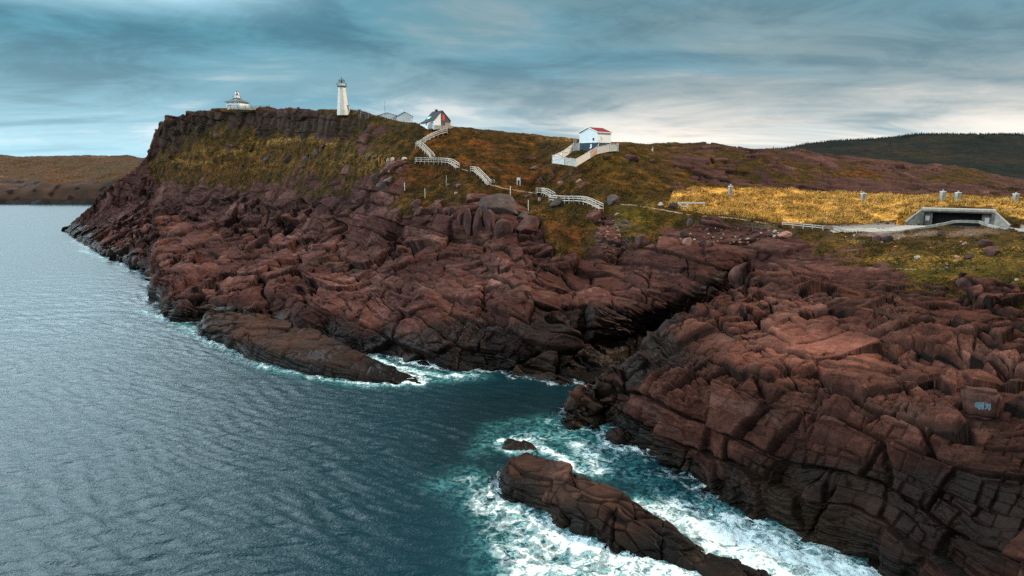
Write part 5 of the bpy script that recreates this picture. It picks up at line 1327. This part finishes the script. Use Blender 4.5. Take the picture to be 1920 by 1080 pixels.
def drape(name, poly_or_line, width, mat, lift=.07, label=None):
    L = np.array(poly_or_line, float); dm = np.full(len(P1), 1e9)
    u, v, _ = project(P1)
    vis = np.zeros(len(P1), bool)
    for (x0, y0), (x1, y1) in zip(L[:-1], L[1:]):
        t_ = np.clip(((u - x0) * (x1 - x0) + (v - y0) * (y1 - y0)) / ((x1 - x0) ** 2 + (y1 - y0) ** 2), 0, 1)
        dm = np.minimum(dm, ((u - x0 - t_ * (x1 - x0)) / 2.2) ** 2 + (v - y0 - t_ * (y1 - y0)) ** 2)
    wv = width * (1 + .35 * noise(P1, 2.5, 130))
    m = (dm < wv ** 2) & (grass > .4) & (P1[:, 1] < 230)
    idx = np.arange(len(P1)).reshape(shape)
    q = np.stack([idx[:-1, :-1], idx[:-1, 1:], idx[1:, 1:], idx[1:, :-1]], -1).reshape(-1, 4)
    q = q[m[q].all(1)]
    if len(q) == 0: print('no drape', name); return
    us_, inv = np.unique(q, return_inverse=True)
    o = raw_mesh(name, P1[us_] + np.array([0, 0, lift]), inv.reshape(-1, 4), None, mat)
    tag(o, label, kind='structure')
pathm = simple('trodden_path', (.25, .17, .105), .95, .35, 1.2, .03)
stepm = simple('stony_path', (.26, .18, .12), .95, .5, 1.0, .05)
gravel = simple('gravel_road', (.33, .30, .27), .95, .25, .9, .03)
drape('path', [(1165, 384), (1185, 385), (1200, 387.5), (1240, 393.5), (1290, 403), (1330, 406), (1380, 410), (1430, 418), (1468, 426)], 1.7, pathm, .07, 'narrow worn footpath skirting the golden grass')
drape('path', [(858, 314), (868, 318), (878, 321)], 1.4, stepm, .07)
drape('path', [(917, 347), (930, 349), (945, 354), (965, 357), (985, 360), (1005, 363)], 1.5, stepm, .07)
drape('path', [(1655, 503), (1690, 505), (1720, 506), (1745, 505), (1770, 505), (1800, 503), (1830, 500)], 1.3, pathm, .06)
drape('road', [(1566, 433), (1612, 432), (1650, 432), (1690, 428), (1730, 424), (1760, 420), (1790, 413)], 4.2, gravel, .08, 'pale gravel track leading to the bunker entrance')
drape('road', [(1840, 414), (1870, 422), (1900, 428), (1940, 437), (2000, 450)], 3.6, gravel, .08)
# ------------------------------------------------------------------ boulders
def rock_mat(name, c0, c1, c2):
    t = NT(name); p = t.obj()
    info = t.new('ShaderNodeObjectInfo')
    ad = t.new('ShaderNodeVectorMath', operation='ADD'); t.l.new(p, ad.inputs[0])
    cmb = t.new('ShaderNodeCombineXYZ'); t.l.new(t.math('MULTIPLY', info.outputs['Random'], 40.), cmb.inputs[0]); t.l.new(cmb.outputs[0], ad.inputs[1]); p = ad.outputs[0]
    a = t.noise(p, 1.2, 5, .7); b = t.noise(p, 6., 4, .7)
    x = t.math('ADD', t.math('MULTIPLY', a, .6), t.math('MULTIPLY', b, .4))
    return t.done(t.ramp(x, [(.3, c0), (.5, c1), (.7, c2)]), .9, t.bump(x, .8, .12), .2)
RM = dict(deep=rock_mat('deep_red_rock', (.024, .010, .0075), (.066, .027, .020), (.125, .052, .038)), grey=rock_mat('grey_rock', (.030, .022, .020), (.085, .060, .055), (.17, .125, .112)), red=rock_mat('red_rock', (.030, .014, .012), (.075, .034, .029), (.15, .07, .06)),
          pale=rock_mat('pale_rock', (.16, .12, .10), (.36, .29, .25), (.58, .49, .44)), dark=rock_mat('dark_rock', (.014, .010, .009), (.04, .026, .022), (.085, .055, .045)), pink=rock_mat('pink_rock', (.12, .055, .04), (.30, .145, .105), (.48, .26, .20)))
def boulder_mesh(seed, facets=12, sub=3):
    bm = bmesh.new(); bmesh.ops.create_icosphere(bm, subdivisions=sub + 1, radius=1.)
    r = random.Random(seed); pl = []
    for _ in range(facets):
        n = Vector((r.gauss(0, 1), r.gauss(0, 1), r.gauss(0, .8))).normalized(); pl.append((n, r.uniform(.52, .82)))
    off = np.array([seed * 3.7, 0, 0])
    P = np.array([v.co for v in bm.verts]); nz = fbm(P + off, .7, seed, 3)
    for v, q in zip(bm.verts, nz):
        c = v.co.copy()
        for n, d in pl:
            s = c.dot(n)
            if s > d: c -= n * (s - d) * .93
        v.co = c * (1 + .07 * q)
    me = bpy.data.meshes.new('boulder'); bm.to_mesh(me); bm.free()
    me.polygons.foreach_set('use_smooth', np.ones(len(me.polygons), bool))
    return me
BMESH = [boulder_mesh(s) for s in range(7)]
NB = [0]
def boulder(u, v, w, h, label, mat='grey', k=None, rz=None, dep=.9, sink=.22, D=None):
    """u, v: centre of the stone in the photo, size in photo pixels"""
    g = ground(u, v + h * .32, 2) if D is None else up_from(u, v + h * .4, D)
    if g is None: return None
    s = px(g); i = NB[0]; NB[0] += 1
    me = BMESH[(i * 3 if k is None else k) % 7].copy(); me.materials.append(RM[mat])
    o = bpy.data.objects.new('boulder', me); COL.objects.link(o)
    a = w * s / 2 / .86; c = h * s / 2 / (.86 * (1 - sink))
    o.scale = (a, a * dep, c)
    o.location = g + Vector((0, a * .3 * dep, c * (.80 - 2 * sink)))
    o.rotation_euler = (random.uniform(-.2, .2), random.uniform(-.2, .2), random.uniform(-.35, .35) if rz is None else rz)
    tag(o, label, 'boulder', 'boulders lying on the slopes')
    return o
BL = [
 (937, 384, 72, 30, 'largest grey boulder on the slope, whale backed, left of a white marker post', 'grey'),
 (912, 384, 24, 27, 'upright grey rock leaning on the left end of the largest grey boulder', 'grey'),
 (1046, 381, 30, 16, 'grey boulder tucked under the lowest boardwalk', 'grey'),
 (1150, 377, 24, 17, 'grey boulder right of the lower end of the lowest boardwalk', 'grey'),
 (991, 368, 15, 7, 'flat grey stone between two white marker posts', 'grey'),
 (1012, 374, 6, 7, 'small pale round stone below the short boardwalk', 'pale'),
 (1001, 315, 16, 8, 'grey stone on the dark slope left of the board fence', 'grey'),
 (1071, 326, 8, 8, 'small grey stone on the dark slope below the fence corner', 'grey'),
 (1052, 342, 11, 6, 'pink stone on the path right of the trail frame, the smaller of two', 'pink'),
 (1086, 340, 13, 7, 'pink jagged stone on the path below the board fence, the larger of two', 'pink'),
 (839, 348, 9, 6, 'brown stone at the foot of the thin weathered post', 'grey'),
 (860, 348, 13, 7, 'rounded grey stone right of the thin weathered post', 'grey'),
 (855, 362, 6, 4, 'small white stone on the heath left of the big grey boulder', 'pale'),
 (728, 340, 24, 16, 'stacked grey boulder topping the outcrop left of the leaning post', 'grey'),
 (706, 336, 20, 14, 'dark boulder at the left edge of the flat grey outcrop', 'dark'),
 (717, 349, 22, 12, 'light grey boulder at the foot of the flat grey outcrop', 'grey'),
 (727, 301, 7, 8, 'small pale stone right of the orange post, the left of a pair', 'pale'),
 (736, 300, 9, 8, 'small pale stone right of the orange post, the right of a pair', 'pale'),
 (759, 298.5, 14, 6, 'flat whitish stone left of the level boardwalk', 'pale'),
 (693, 294, 12, 6, 'grey stone left of the orange post', 'grey'),
 (703, 294, 12, 7, 'rounded grey stone just above the orange post', 'grey'),
 (730, 321, 6, 5, 'tiny pale stone on the olive slope below the orange post', 'pale'),
 (782, 383, 22, 14, 'reddish block heading the line of boulders above the cliff, leftmost', 'red'),
 (787, 398, 26, 16, 'wide reddish block beneath the leftmost block of the boulder line', 'red'),
 (822, 391, 17, 14, 'second reddish block of the boulder line above the cliff', 'red'),
 (836, 395, 13, 12, 'third reddish block of the boulder line above the cliff', 'red'),
 (847, 397, 11, 13, 'dark block ending the boulder line beside the rock pillars', 'dark'),
 (847, 412, 11, 16, 'small upright stone in the grass left of the rock pillars', 'grey'),
 (864, 405, 15, 30, 'narrow rock pillar at the left end of the pillar row', 'red'),
 (878, 416, 18, 40, 'tall rounded rock pillar second in the pillar row', 'red'),
 (897, 417, 22, 42, 'tallest broad rock pillar in the middle of the pillar row', 'red'),
 (920, 419, 25, 36, 'squarish rock pillar right of the tallest one', 'red'),
 (941, 413, 15, 20, 'short dark rock behind the right end of the pillar row', 'dark'),
 (946, 430, 34, 32, 'sloping slab of rock leaning at the right end of the pillar row', 'red'),
 (987, 426, 48, 32, 'broad domed rock right of the pillar row', 'red'),
 (982, 405, 22, 12, 'low rounded stone above the broad domed rock', 'grey'),
 (1290, 454, 17, 14, 'bright reddish boulder on the scree below the footpath', 'pink'),
 (1334, 458, 12, 10, 'small reddish boulder in the scree left of centre', 'red'),
 (1284, 441, 17, 13, 'round dark boulder above the bright reddish one in the scree', 'dark'),
 (1205, 450, 30, 22, 'domed brown boulder on the grass left of the scree', 'red'),
 (1294, 417, 11, 12, 'upright grey stone beside the footpath', 'grey'),
 (1471, 441, 27, 13, 'pale red boulder below the left end of the wooden path railing', 'pink'),
 (1239, 383, 13, 7, 'pale stone left of the long white barrier', 'pale'),
 (1264, 386, 15, 9, 'dark stone touching the left end of the long white barrier', 'dark'),
 (1410, 414, 8, 8, 'dark stone on the footpath at the edge of the golden grass', 'dark'),
 (1721, 483, 11, 6, 'white stone on the green turf left of the lone walker', 'pale'),
 (1865, 472, 30, 15, 'reddish boulder half sunk in the turf right of the bunker', 'red'),
 (1851, 456, 22, 12, 'brown boulder on the bank below the kerb', 'red'),
 (1817, 483, 19, 9, 'dark flat boulder on the turf above the lone walker', 'dark'),
 (1767, 439, 17, 8, 'dark stone in the gravel below the bunker opening', 'dark'),
 (1666, 449, 19, 11, 'dark block at the foot of the track bank, right of two', 'dark'),
 (1647, 449, 21, 11, 'dark block at the foot of the track bank, left of two', 'red'),
 (1811, 533, 30, 18, 'domed brown boulder in the turf below the lone walker', 'red'),
 (1795, 481, 11, 5, 'flat pink stone on the turf above the lone walker', 'pink'),
 (1908, 525, 8, 4, 'white stone on the turf at the edge of the picture', 'pale'),
 (540, 299, 17, 15, 'dark faceted boulder on the grass slope under the cliff', 'dark'),
 (594, 290, 15, 12, 'grey tilted boulder high on the slope under the cliff', 'grey'),
 (574, 299, 13, 11, 'grey boulder beside the tilted one under the cliff', 'grey'),
 (501, 299, 15, 12, 'slanting grey boulder low on the grass slope under the cliff', 'grey'),
 (606, 276, 14, 8, 'flat reddish stone just below the cliff face', 'red'),
 (1140, 294, 17, 8, 'rounded brown boulder on the slope right of the fence, leftmost of three', 'red'),
 (1186, 297, 28, 10, 'wide brown boulder on the slope right of the fence, middle of three', 'red'),
 (1223, 302, 12, 7, 'small brown boulder on the slope right of the fence, rightmost of three', 'red'),
]
for b_ in BL: boulder(*b_)
# scree: stones nothing tells apart
def scree(n, cx, cy, rx, ry, label, group, smin, smax, mats, seed):
    r = random.Random(seed)
    for i in range(n):
        a = r.uniform(0, 6.28); q = math.sqrt(r.random())
        u, v = cx + rx * q * math.cos(a), cy + ry * q * math.sin(a)
        g = ground(u, v, 2)
        if g is None: continue
        s = px(g) * r.uniform(smin, smax) * (1.6 if r.random() < .12 else 1) / 2
        me = SM[(i % 7, r.choice(mats))]
        o = bpy.data.objects.new('stone', me); COL.objects.link(o)
        o.location = g + Vector((0, 0, s * .25)); o.scale = (s * r.uniform(.9, 1.6), s, s * r.uniform(.6, 1))
        o.rotation_euler = (r.uniform(-.6, .6), r.uniform(-.6, .6), r.uniform(0, 6.3))
        tag(o, label, 'stone', group)
SB = [boulder_mesh(s + 30, 8, 1) for s in range(7)]
SM = {}
for i in range(7):
    for m_ in ('grey', 'red', 'pale', 'pink', 'dark'):
        me = SB[i].copy(); me.materials.append(RM[m_]); SM[(i, m_)] = me
scree(110, 1370, 443, 105, 17, 'loose stone in the dark scree below the footpath', 'loose stones in the scree below the footpath', 2.2, 6.5, ['grey', 'red', 'red', 'pink', 'dark', 'pale'], 3)
scree(75, 1148, 438, 30, 42, 'loose stone in the steep gully under the lowest boardwalk', 'loose stones in the gully', 2.2, 7, ['grey', 'grey', 'red', 'dark', 'pink'], 4)
scree(34, 1700, 452, 160, 16, 'loose stone on the bank below the gravel track', 'loose stones below the track', 1.8, 5, ['pale', 'grey', 'pink', 'red'], 5)
scree(40, 900, 310, 260, 38, 'loose stone on the open heath', 'loose stones on the open heath', 1.6, 4, ['grey', 'grey', 'red', 'dark'], 6)
scree(26, 480, 300, 150, 32, 'loose stone on the grass slope under the cliff', 'loose stones under the cliff', 2, 5, ['grey', 'red', 'dark'], 7)

# ------------------------------------------------------------------ painted block
def painted_block():
    b = up_from(1851, 774, min(ground(1832 + 6 * i, 735 + 8 * j, 1).y for i in range(7) for j in range(6)) + .25); k = px(b)
    me = bpy.data.meshes.new('painted_boulder'); bm = bmesh.new()
    bmesh.ops.create_cube(bm, size=2.); bmesh.ops.bevel(bm, geom=list(bm.edges), offset=.28, segments=3, affect='EDGES')
    bmesh.ops.subdivide_edges(bm, edges=list(bm.edges), cuts=2, use_grid_fill=True)
    P = np.array([v.co for v in bm.verts]); nz = fbm(P, .9, 61, 4)
    for v, q in zip(bm.verts, nz):
        fr = max(0., min(1., (-v.co.y - .8) * 5))
        v.co = v.co * (1 + .10 * q * (1 - .85 * fr)); v.co.x += .14 * v.co.z * (-1 if v.co.x < 0 else .4)
    bm.to_mesh(me); bm.free(); me.polygons.foreach_set('use_smooth', np.ones(len(me.polygons), bool)); me.materials.append(RM['deep'])
    o = bpy.data.objects.new('painted_boulder', me); COL.objects.link(o)
    sx, sy, sz = 29 * k, 1.6, 27 * k
    me.transform(Matrix.Diagonal((sx, sy, sz, 1)))
    o.location = b + Vector((0, 1.1, sz * .45)); o.rotation_euler = (R_(-9), 0, -math.atan2(b.x, b.y) + .12)
    tag(o, 'squarish red rock block with pale blue spray painted tag on its face', 'boulder')
    # tag strokes on the flat face: x, z in photo pixels from the middle of the lettering
    ST = [[(-13, 5), (-14, 0), (-12, -4), (-9, -5), (-8, -1), (-8, 6)], [(-12, 7), (-11, 2), (-10.5, -3)], [(-6, 8), (-6.5, 2), (-6, -7), (-5, -7.5), (-4.5, 0), (-4.5, 8), (-6, 8)],
          [(-9, 7), (-9.5, 0), (-8, -6), (-6, -8)], [(-3, 7), (-3, -7), (0, -7), (2, -4.5), (.5, -1.5), (-2.5, -.5), (1, 1), (2, 4), (0, 7), (-3, 7)], [(-1.5, 4.5), (0, 4.2), (0, 2.5), (-1.5, 2)], [(-1.5, -2.5), (.3, -3), (0, -5), (-1.5, -5.2)],
          [(3, 7), (5, 8), (5.5, 5), (4.5, 2), (3.5, 3)], [(4, -6), (6, -4), (8, -1), (9, 3), (7.5, 6), (6, 4), (7, 1), (9, -2), (11, -6)], [(10, 7), (12.5, 6), (13, 3), (11.5, 1), (13.5, -1), (13.5, -4), (11, -6.5), (9.5, -5)], [(11, 4.5), (10.3, 2.5), (9, 6)]]
    m = MB(); yf = -sy * 1.0 - .02
    for st in ST:
        for a, c in zip(st[:-1], st[1:]):
            m.bar((a[0] * k * .88 + 1 * k, yf, (a[1] - 1.5) * k * .9), (c[0] * k * .88 + 1 * k, yf, (c[1] - 1.5) * k * .9), .03, .045)
    m2 = MB()
    for cx, cz, rx, rz in ((-11, 1, 2.6, 4.6), (-7, 0, 2.8, 6.2), (-.8, 0, 2.6, 5.8), (6.5, 1, 2., 3.6), (11.5, 0, 1.8, 4.5)):
        n = 14; vs = [((cx * .88 + 1 + rx * .88 * math.cos(2 * math.pi * i / n)) * k, yf + .012, (cz - 1.5 + rz * math.sin(2 * math.pi * i / n)) * k) for i in range(n)]
        m2.add(vs, [tuple(range(n))])
    g = m.build('graffiti', M['paintb'], o); m2.build('paint_fill', simple('blue_grey_spray', (.07, .115, .14), .85, .3, 5), g)
painted_block()

# ------------------------------------------------------------------ grass tufts and heath, one mass each
def tufts(name, mask_w, n, hmin, hmax, wid, mat, label, seed, blades=4, clump=.18):
    r = np.random.default_rng(seed)
    w = mask_w * (pu > 100) * (pu < 2060) * (pd < 400)
    ids = r.choice(len(P1), n, p=w / w.sum())
    base = P1[ids] + r.normal(0, .12, (n, 3)) * [1, 1, 0]
    hh = r.uniform(hmin, hmax, n)
    B_ = np.repeat(base, blades, 0); hb = np.repeat(hh, blades) * r.uniform(.6, 1.1, n * blades)
    N = n * blades; a = r.uniform(0, 6.283, N)
    off = np.stack([np.cos(a), np.sin(a), 0 * a], -1) * (clump * r.random(N))[:, None]
    lean = np.stack([.30 + .3 * r.normal(size=N), .1 + .25 * r.normal(size=N), 0 * a], -1) * hb[:, None] * .6
    side = np.stack([np.cos(a + 1.3), np.sin(a + 1.3), 0 * a], -1) * wid * r.uniform(.6, 1.3, N)[:, None]
    b0 = B_ + off - [0, 0, .12]
    V = np.stack([b0 - side, b0 + side, b0 + lean + np.stack([0 * a, 0 * a, hb], -1)], 1).reshape(-1, 3)
    Fc = np.arange(N * 3).reshape(-1, 3)
    tn = np.repeat(np.repeat(r.random(n), blades) * .6 + .4 * r.random(N), 3) * .75 + np.tile([0, 0, .25], N)
    rs = np.repeat(np.repeat(rust[ids] if False else np.clip(ATTR['rust'][ids], 0, 1), blades), 3); gr = np.repeat(np.repeat(ATTR['green'][ids], blades), 3)
    o = raw_mesh(name, V, Fc, dict(tone=tn, rust=rs, green=gr), mat, False)
    tag(o, label, name.replace('_', ' '), kind='stuff')
def blade_mat(name, stops, rustc=None, greenc=None):
    t = NT(name); x = t.attr('tone')
    x = t.math('ADD', x, t.math('MULTIPLY', t.math('SUBTRACT', t.noise(t.pos(), .35, 4, .6), .5), .9))
    c = t.ramp(x, stops)
    if rustc: c = t.mix(t.math('MULTIPLY', t.attr('rust'), .8), c, t.ramp(x, rustc)); c = t.mix(t.math('MULTIPLY', t.attr('green'), .7), c, t.ramp(x, greenc))
    return t.done(c, .8, None, .15)
gm = grass * (1 - road) * (1 - ATTR['dirt'])
tufts('grass', np.where(gold > .45, gm, 0) * np.clip(.25 + 1.2 * (noise(P0, 5, 140) + .25), .02, 1), 26000, .35, .85, .075, blade_mat('golden_straw', [(.15, (.05, .027, .006)), (.4, (.24, .12, .02)), (.62, (.58, .30, .06)), (.9, (.88, .56, .20))]), 'tall golden dry grass covering the mound around the bunker', 51)
dens = np.clip(.35 + 1.5 * fbm(P0, 5, 141, 3), .02, 1.2)
tufts('heath', np.where(gold < .4, gm, 0) * dens, 70000, .12, .42, .10, blade_mat('heath_tufts', [(.15, (.008, .008, .003)), (.4, (.034, .025, .006)), (.65, (.105, .052, .010)), (.92, (.25, .125, .026))], [(.15, (.02, .007, .003)), (.5, (.085, .026, .008)), (.9, (.24, .075, .015))], [(.15, (.018, .018, .003)), (.5, (.085, .07, .010)), (.9, (.24, .17, .03))]), 'low brown and olive heath tufts on the slopes', 52, 5, .3)

def bush(u, v, w, h, D, label, seed):
    b = up_from(u, v, D); k = px(b); r = np.random.default_rng(seed)
    t = thing('shrub', b, label, 'shrub')
    V = []; n = 260
    for i in range(n):
        p = r.normal(0, 1, 3); p /= np.linalg.norm(p); p *= r.random() ** .4
        c = np.array([p[0] * w * k / 2, p[1] * w * k / 2, (p[2] * .5 + .5) * h * k * (1 - .3 * abs(p[0]))])
        d1, d2 = r.normal(0, .10, 3), r.normal(0, .10, 3)
        V += [c - d1, c + d1, c + d2 * 1.6]
    me = raw_mesh('foliage', np.array(V), np.arange(n * 3).reshape(-1, 3), None, simple('dark_spruce_leaves', (.012, .018, .012), .9, .4, 3), False); me.parent = t
    MB().bar((0, 0, -.6), (0, 0, h * k * .6), .1).build('stem', M['dconcrete'], t)
bush(893, 249, 8, 7, 241, 'small dark bush on the skyline right of the black roofed house', 71)

# ------------------------------------------------------------------ people
SKIN = simple('skin', (.46, .27, .19), .6, .06); HAIR = simple('hair', (.02, .014, .01), .7, .1)
CL = dict(dark=simple('dark_jacket', (.012, .014, .02), .85, .2), teal=simple('teal_jacket', (.04, .22, .28), .8, .12), jeans=simple('dark_trousers', (.016, .020, .03), .85, .2), shoe=simple('shoe_leather', (.02, .016, .013), .7, .1), pale=simple('pale_hat', (.55, .50, .42), .8, .1))
def skinned(name, verts, edges, mat, parent, root=0, sub=1):
    me = bpy.data.meshes.new(name); me.from_pydata([v[0] for v in verts], edges, [])
    o = bpy.data.objects.new(name, me); COL.objects.link(o)
    md = o.modifiers.new('skin', 'SKIN'); ly = me.skin_vertices[0].data
    for i, v in enumerate(verts): ly[i].radius = (v[1], v[2] if len(v) > 2 else v[1])
    ly[root].use_root = True; md.use_smooth_shade = True
    if sub: s = o.modifiers.new('sub', 'SUBSURF'); s.levels = s.render_levels = sub
    dg = bpy.context.evaluated_depsgraph_get(); ev = o.evaluated_get(dg)
    m2 = bpy.data.meshes.new_from_object(ev); o.modifiers.clear(); o.data = m2
    m2.materials.clear(); m2.materials.append(mat)
    if parent: o.parent = parent
    return o
def person(loc, label, jacket, height, rz, stride=.12, hat=False, arm=0.):
    t = thing('person', loc, label, 'person', None, rz)
    s = height / 1.75
    V = [((0, 0, .95), .145, .11), ((0, 0, 1.15), .14, .10), ((0, -.01, 1.36), .165, .105), ((0, 0, 1.46), .06), ((0, -.01, 1.53), .055), ((0, -.015, 1.62), .085, .1), ((0, -.01, 1.70), .075, .085)]
    E = [(0, 1), (1, 2), (2, 3), (3, 4), (4, 5), (5, 6)]
    def chain(start, pts):
        p = start
        for q in pts: V.append(q); E.append((p, len(V) - 1)); p = len(V) - 1
        return p
    for x in (-1, 1):
        st = stride * x
        chain(0, [((x * .10, 0, .88), .095), ((x * .105, -st * .5 - .02, .50), .062), ((x * .105, st * .8 + .02, .10), .042), ((x * .11, st * .8 - .10, .035), .036)])
        w = chain(2, [((x * .19, 0, 1.40), .058), ((x * .245, st * .6 + .03, 1.13), .045), ((x * .235, -st * .6 - .06 - arm * .15, .90 + arm * .2), .03), ((x * .23, -st * .6 - .075 - arm * .17, .84 + arm * .22), .026, .036)])
        c = V[w][0]
        for k_, (dy, ln) in enumerate(((-.03, .075), (-.01, .085), (.01, .08), (.03, .065))):
            chain(w, [((c[0], c[1] + dy, c[2] - .045), .010), ((c[0] - x * .012, c[1] + dy - .006, c[2] - .045 - ln * .6), .008)])
        chain(w, [((c[0] - x * .01, c[1] - .045, c[2] - .02), .010), ((c[0] - x * .02, c[1] - .06, c[2] - .05), .008)])
    body = skinned('body', [(tuple(Vector(v[0]) * s), *[r * s for r in v[1:]]) for v in V], E, SKIN, t)
    # face, hair, clothing
    f = MB()
    f.lathe([(.012 * s, 0), (.016 * s, .02 * s), (.006 * s, .05 * s)], 6, 0, (0, -.112 * s, 1.60 * s)).build('nose', SKIN, body)
    for x in (-1, 1):
        MB().lathe([(.002 * s, -.008 * s), (.010 * s, 0), (.002 * s, .008 * s)], 8, 0, (x * .033 * s, -.105 * s, 1.645 * s)).build('eye', M['black'], body)
        MB().lathe([(.006 * s, -.03 * s), (.014 * s, 0), (.006 * s, .03 * s)], 6, 0, (x * .088 * s, -.005 * s, 1.63 * s)).build('ear', SKIN, body)
    MB().box(-.026 * s, .026 * s, -.112 * s, -.10 * s, 1.567 * s, 1.576 * s).build('mouth', M['redw'], body)
    skinned('hair', [((0, .03 * s, 1.60 * s), .075 * s), ((0, .025 * s, 1.68 * s), .092 * s), ((0, .0, 1.745 * s), .078 * s)], [(0, 1), (1, 2)], CL['pale'] if hat else HAIR, t)
    JV = [((0, 0, .86), .175, .135), ((0, 0, 1.12), .165, .125), ((0, -.005, 1.36), .185, .125), ((0, 0, 1.475), .085)]; JE = [(0, 1), (1, 2), (2, 3)]
    for x in (-1, 1):
        st = stride * x; n = len(JV)
        JV += [((x * .19, 0, 1.41), .078), ((x * .248, st * .6 + .03, 1.13), .062), ((x * .237, -st * .55 - .05 - arm * .14, .925 + arm * .2), .046)]; JE += [(2, n), (n, n + 1), (n + 1, n + 2)]
    skinned('jacket', [(tuple(Vector(v[0]) * s), *[r * s for r in v[1:]]) for v in JV], JE, jacket, t)
    TV = [((0, 0, .95), .155, .12)]; TE = []
    for x in (-1, 1):
        st = stride * x; n = len(TV)
        TV += [((x * .10, 0, .84), .108), ((x * .105, -st * .5 - .02, .50), .078), ((x * .105, st * .75 + .015, .13), .06)]; TE += [(0, n), (n, n + 1), (n + 1, n + 2)]
    skinned('trousers', [(tuple(Vector(v[0]) * s), *[r * s for r in v[1:]]) for v in TV], TE, CL['jeans'], t)
    for x in (-1, 1):
        st = stride * x
        skinned('shoe', [((x * .105 * s, (st * .8 + .05) * s, .05 * s), .045 * s), ((x * .108 * s, (st * .8 - .05) * s, .042 * s), .045 * s), ((x * .11 * s, (st * .8 - .15) * s, .035 * s), .036 * s)], [(0, 1), (1, 2)], CL['shoe'], t)
def stand(u, v): 
    g = ground(u, v, 2); return g + Vector((0, 0, .03))
person(stand(922.3, 348), 'person in a black jacket standing at the stair foot, left of the teal walker', CL['dark'], 1.74, R_(20), .05)
pt = stand(922.3, 348); 
person(up_from(926.6, 347.8, pt.y - .2), 'person in a teal jacket standing at the stair foot', CL['teal'], 1.68, R_(-15), .05, True)
person(stand(873.8, 317.5), 'person in dark clothes walking on the path between two stairs', CL['dark'], 1.76, R_(75), .22, True)
person(stand(1774, 511.5), 'person in dark clothes walking alone across the green turf below the bunker', CL['dark'], 1.78, R_(-60), .2, False, .6)
print('objects done', round(time.time() - T0, 1))
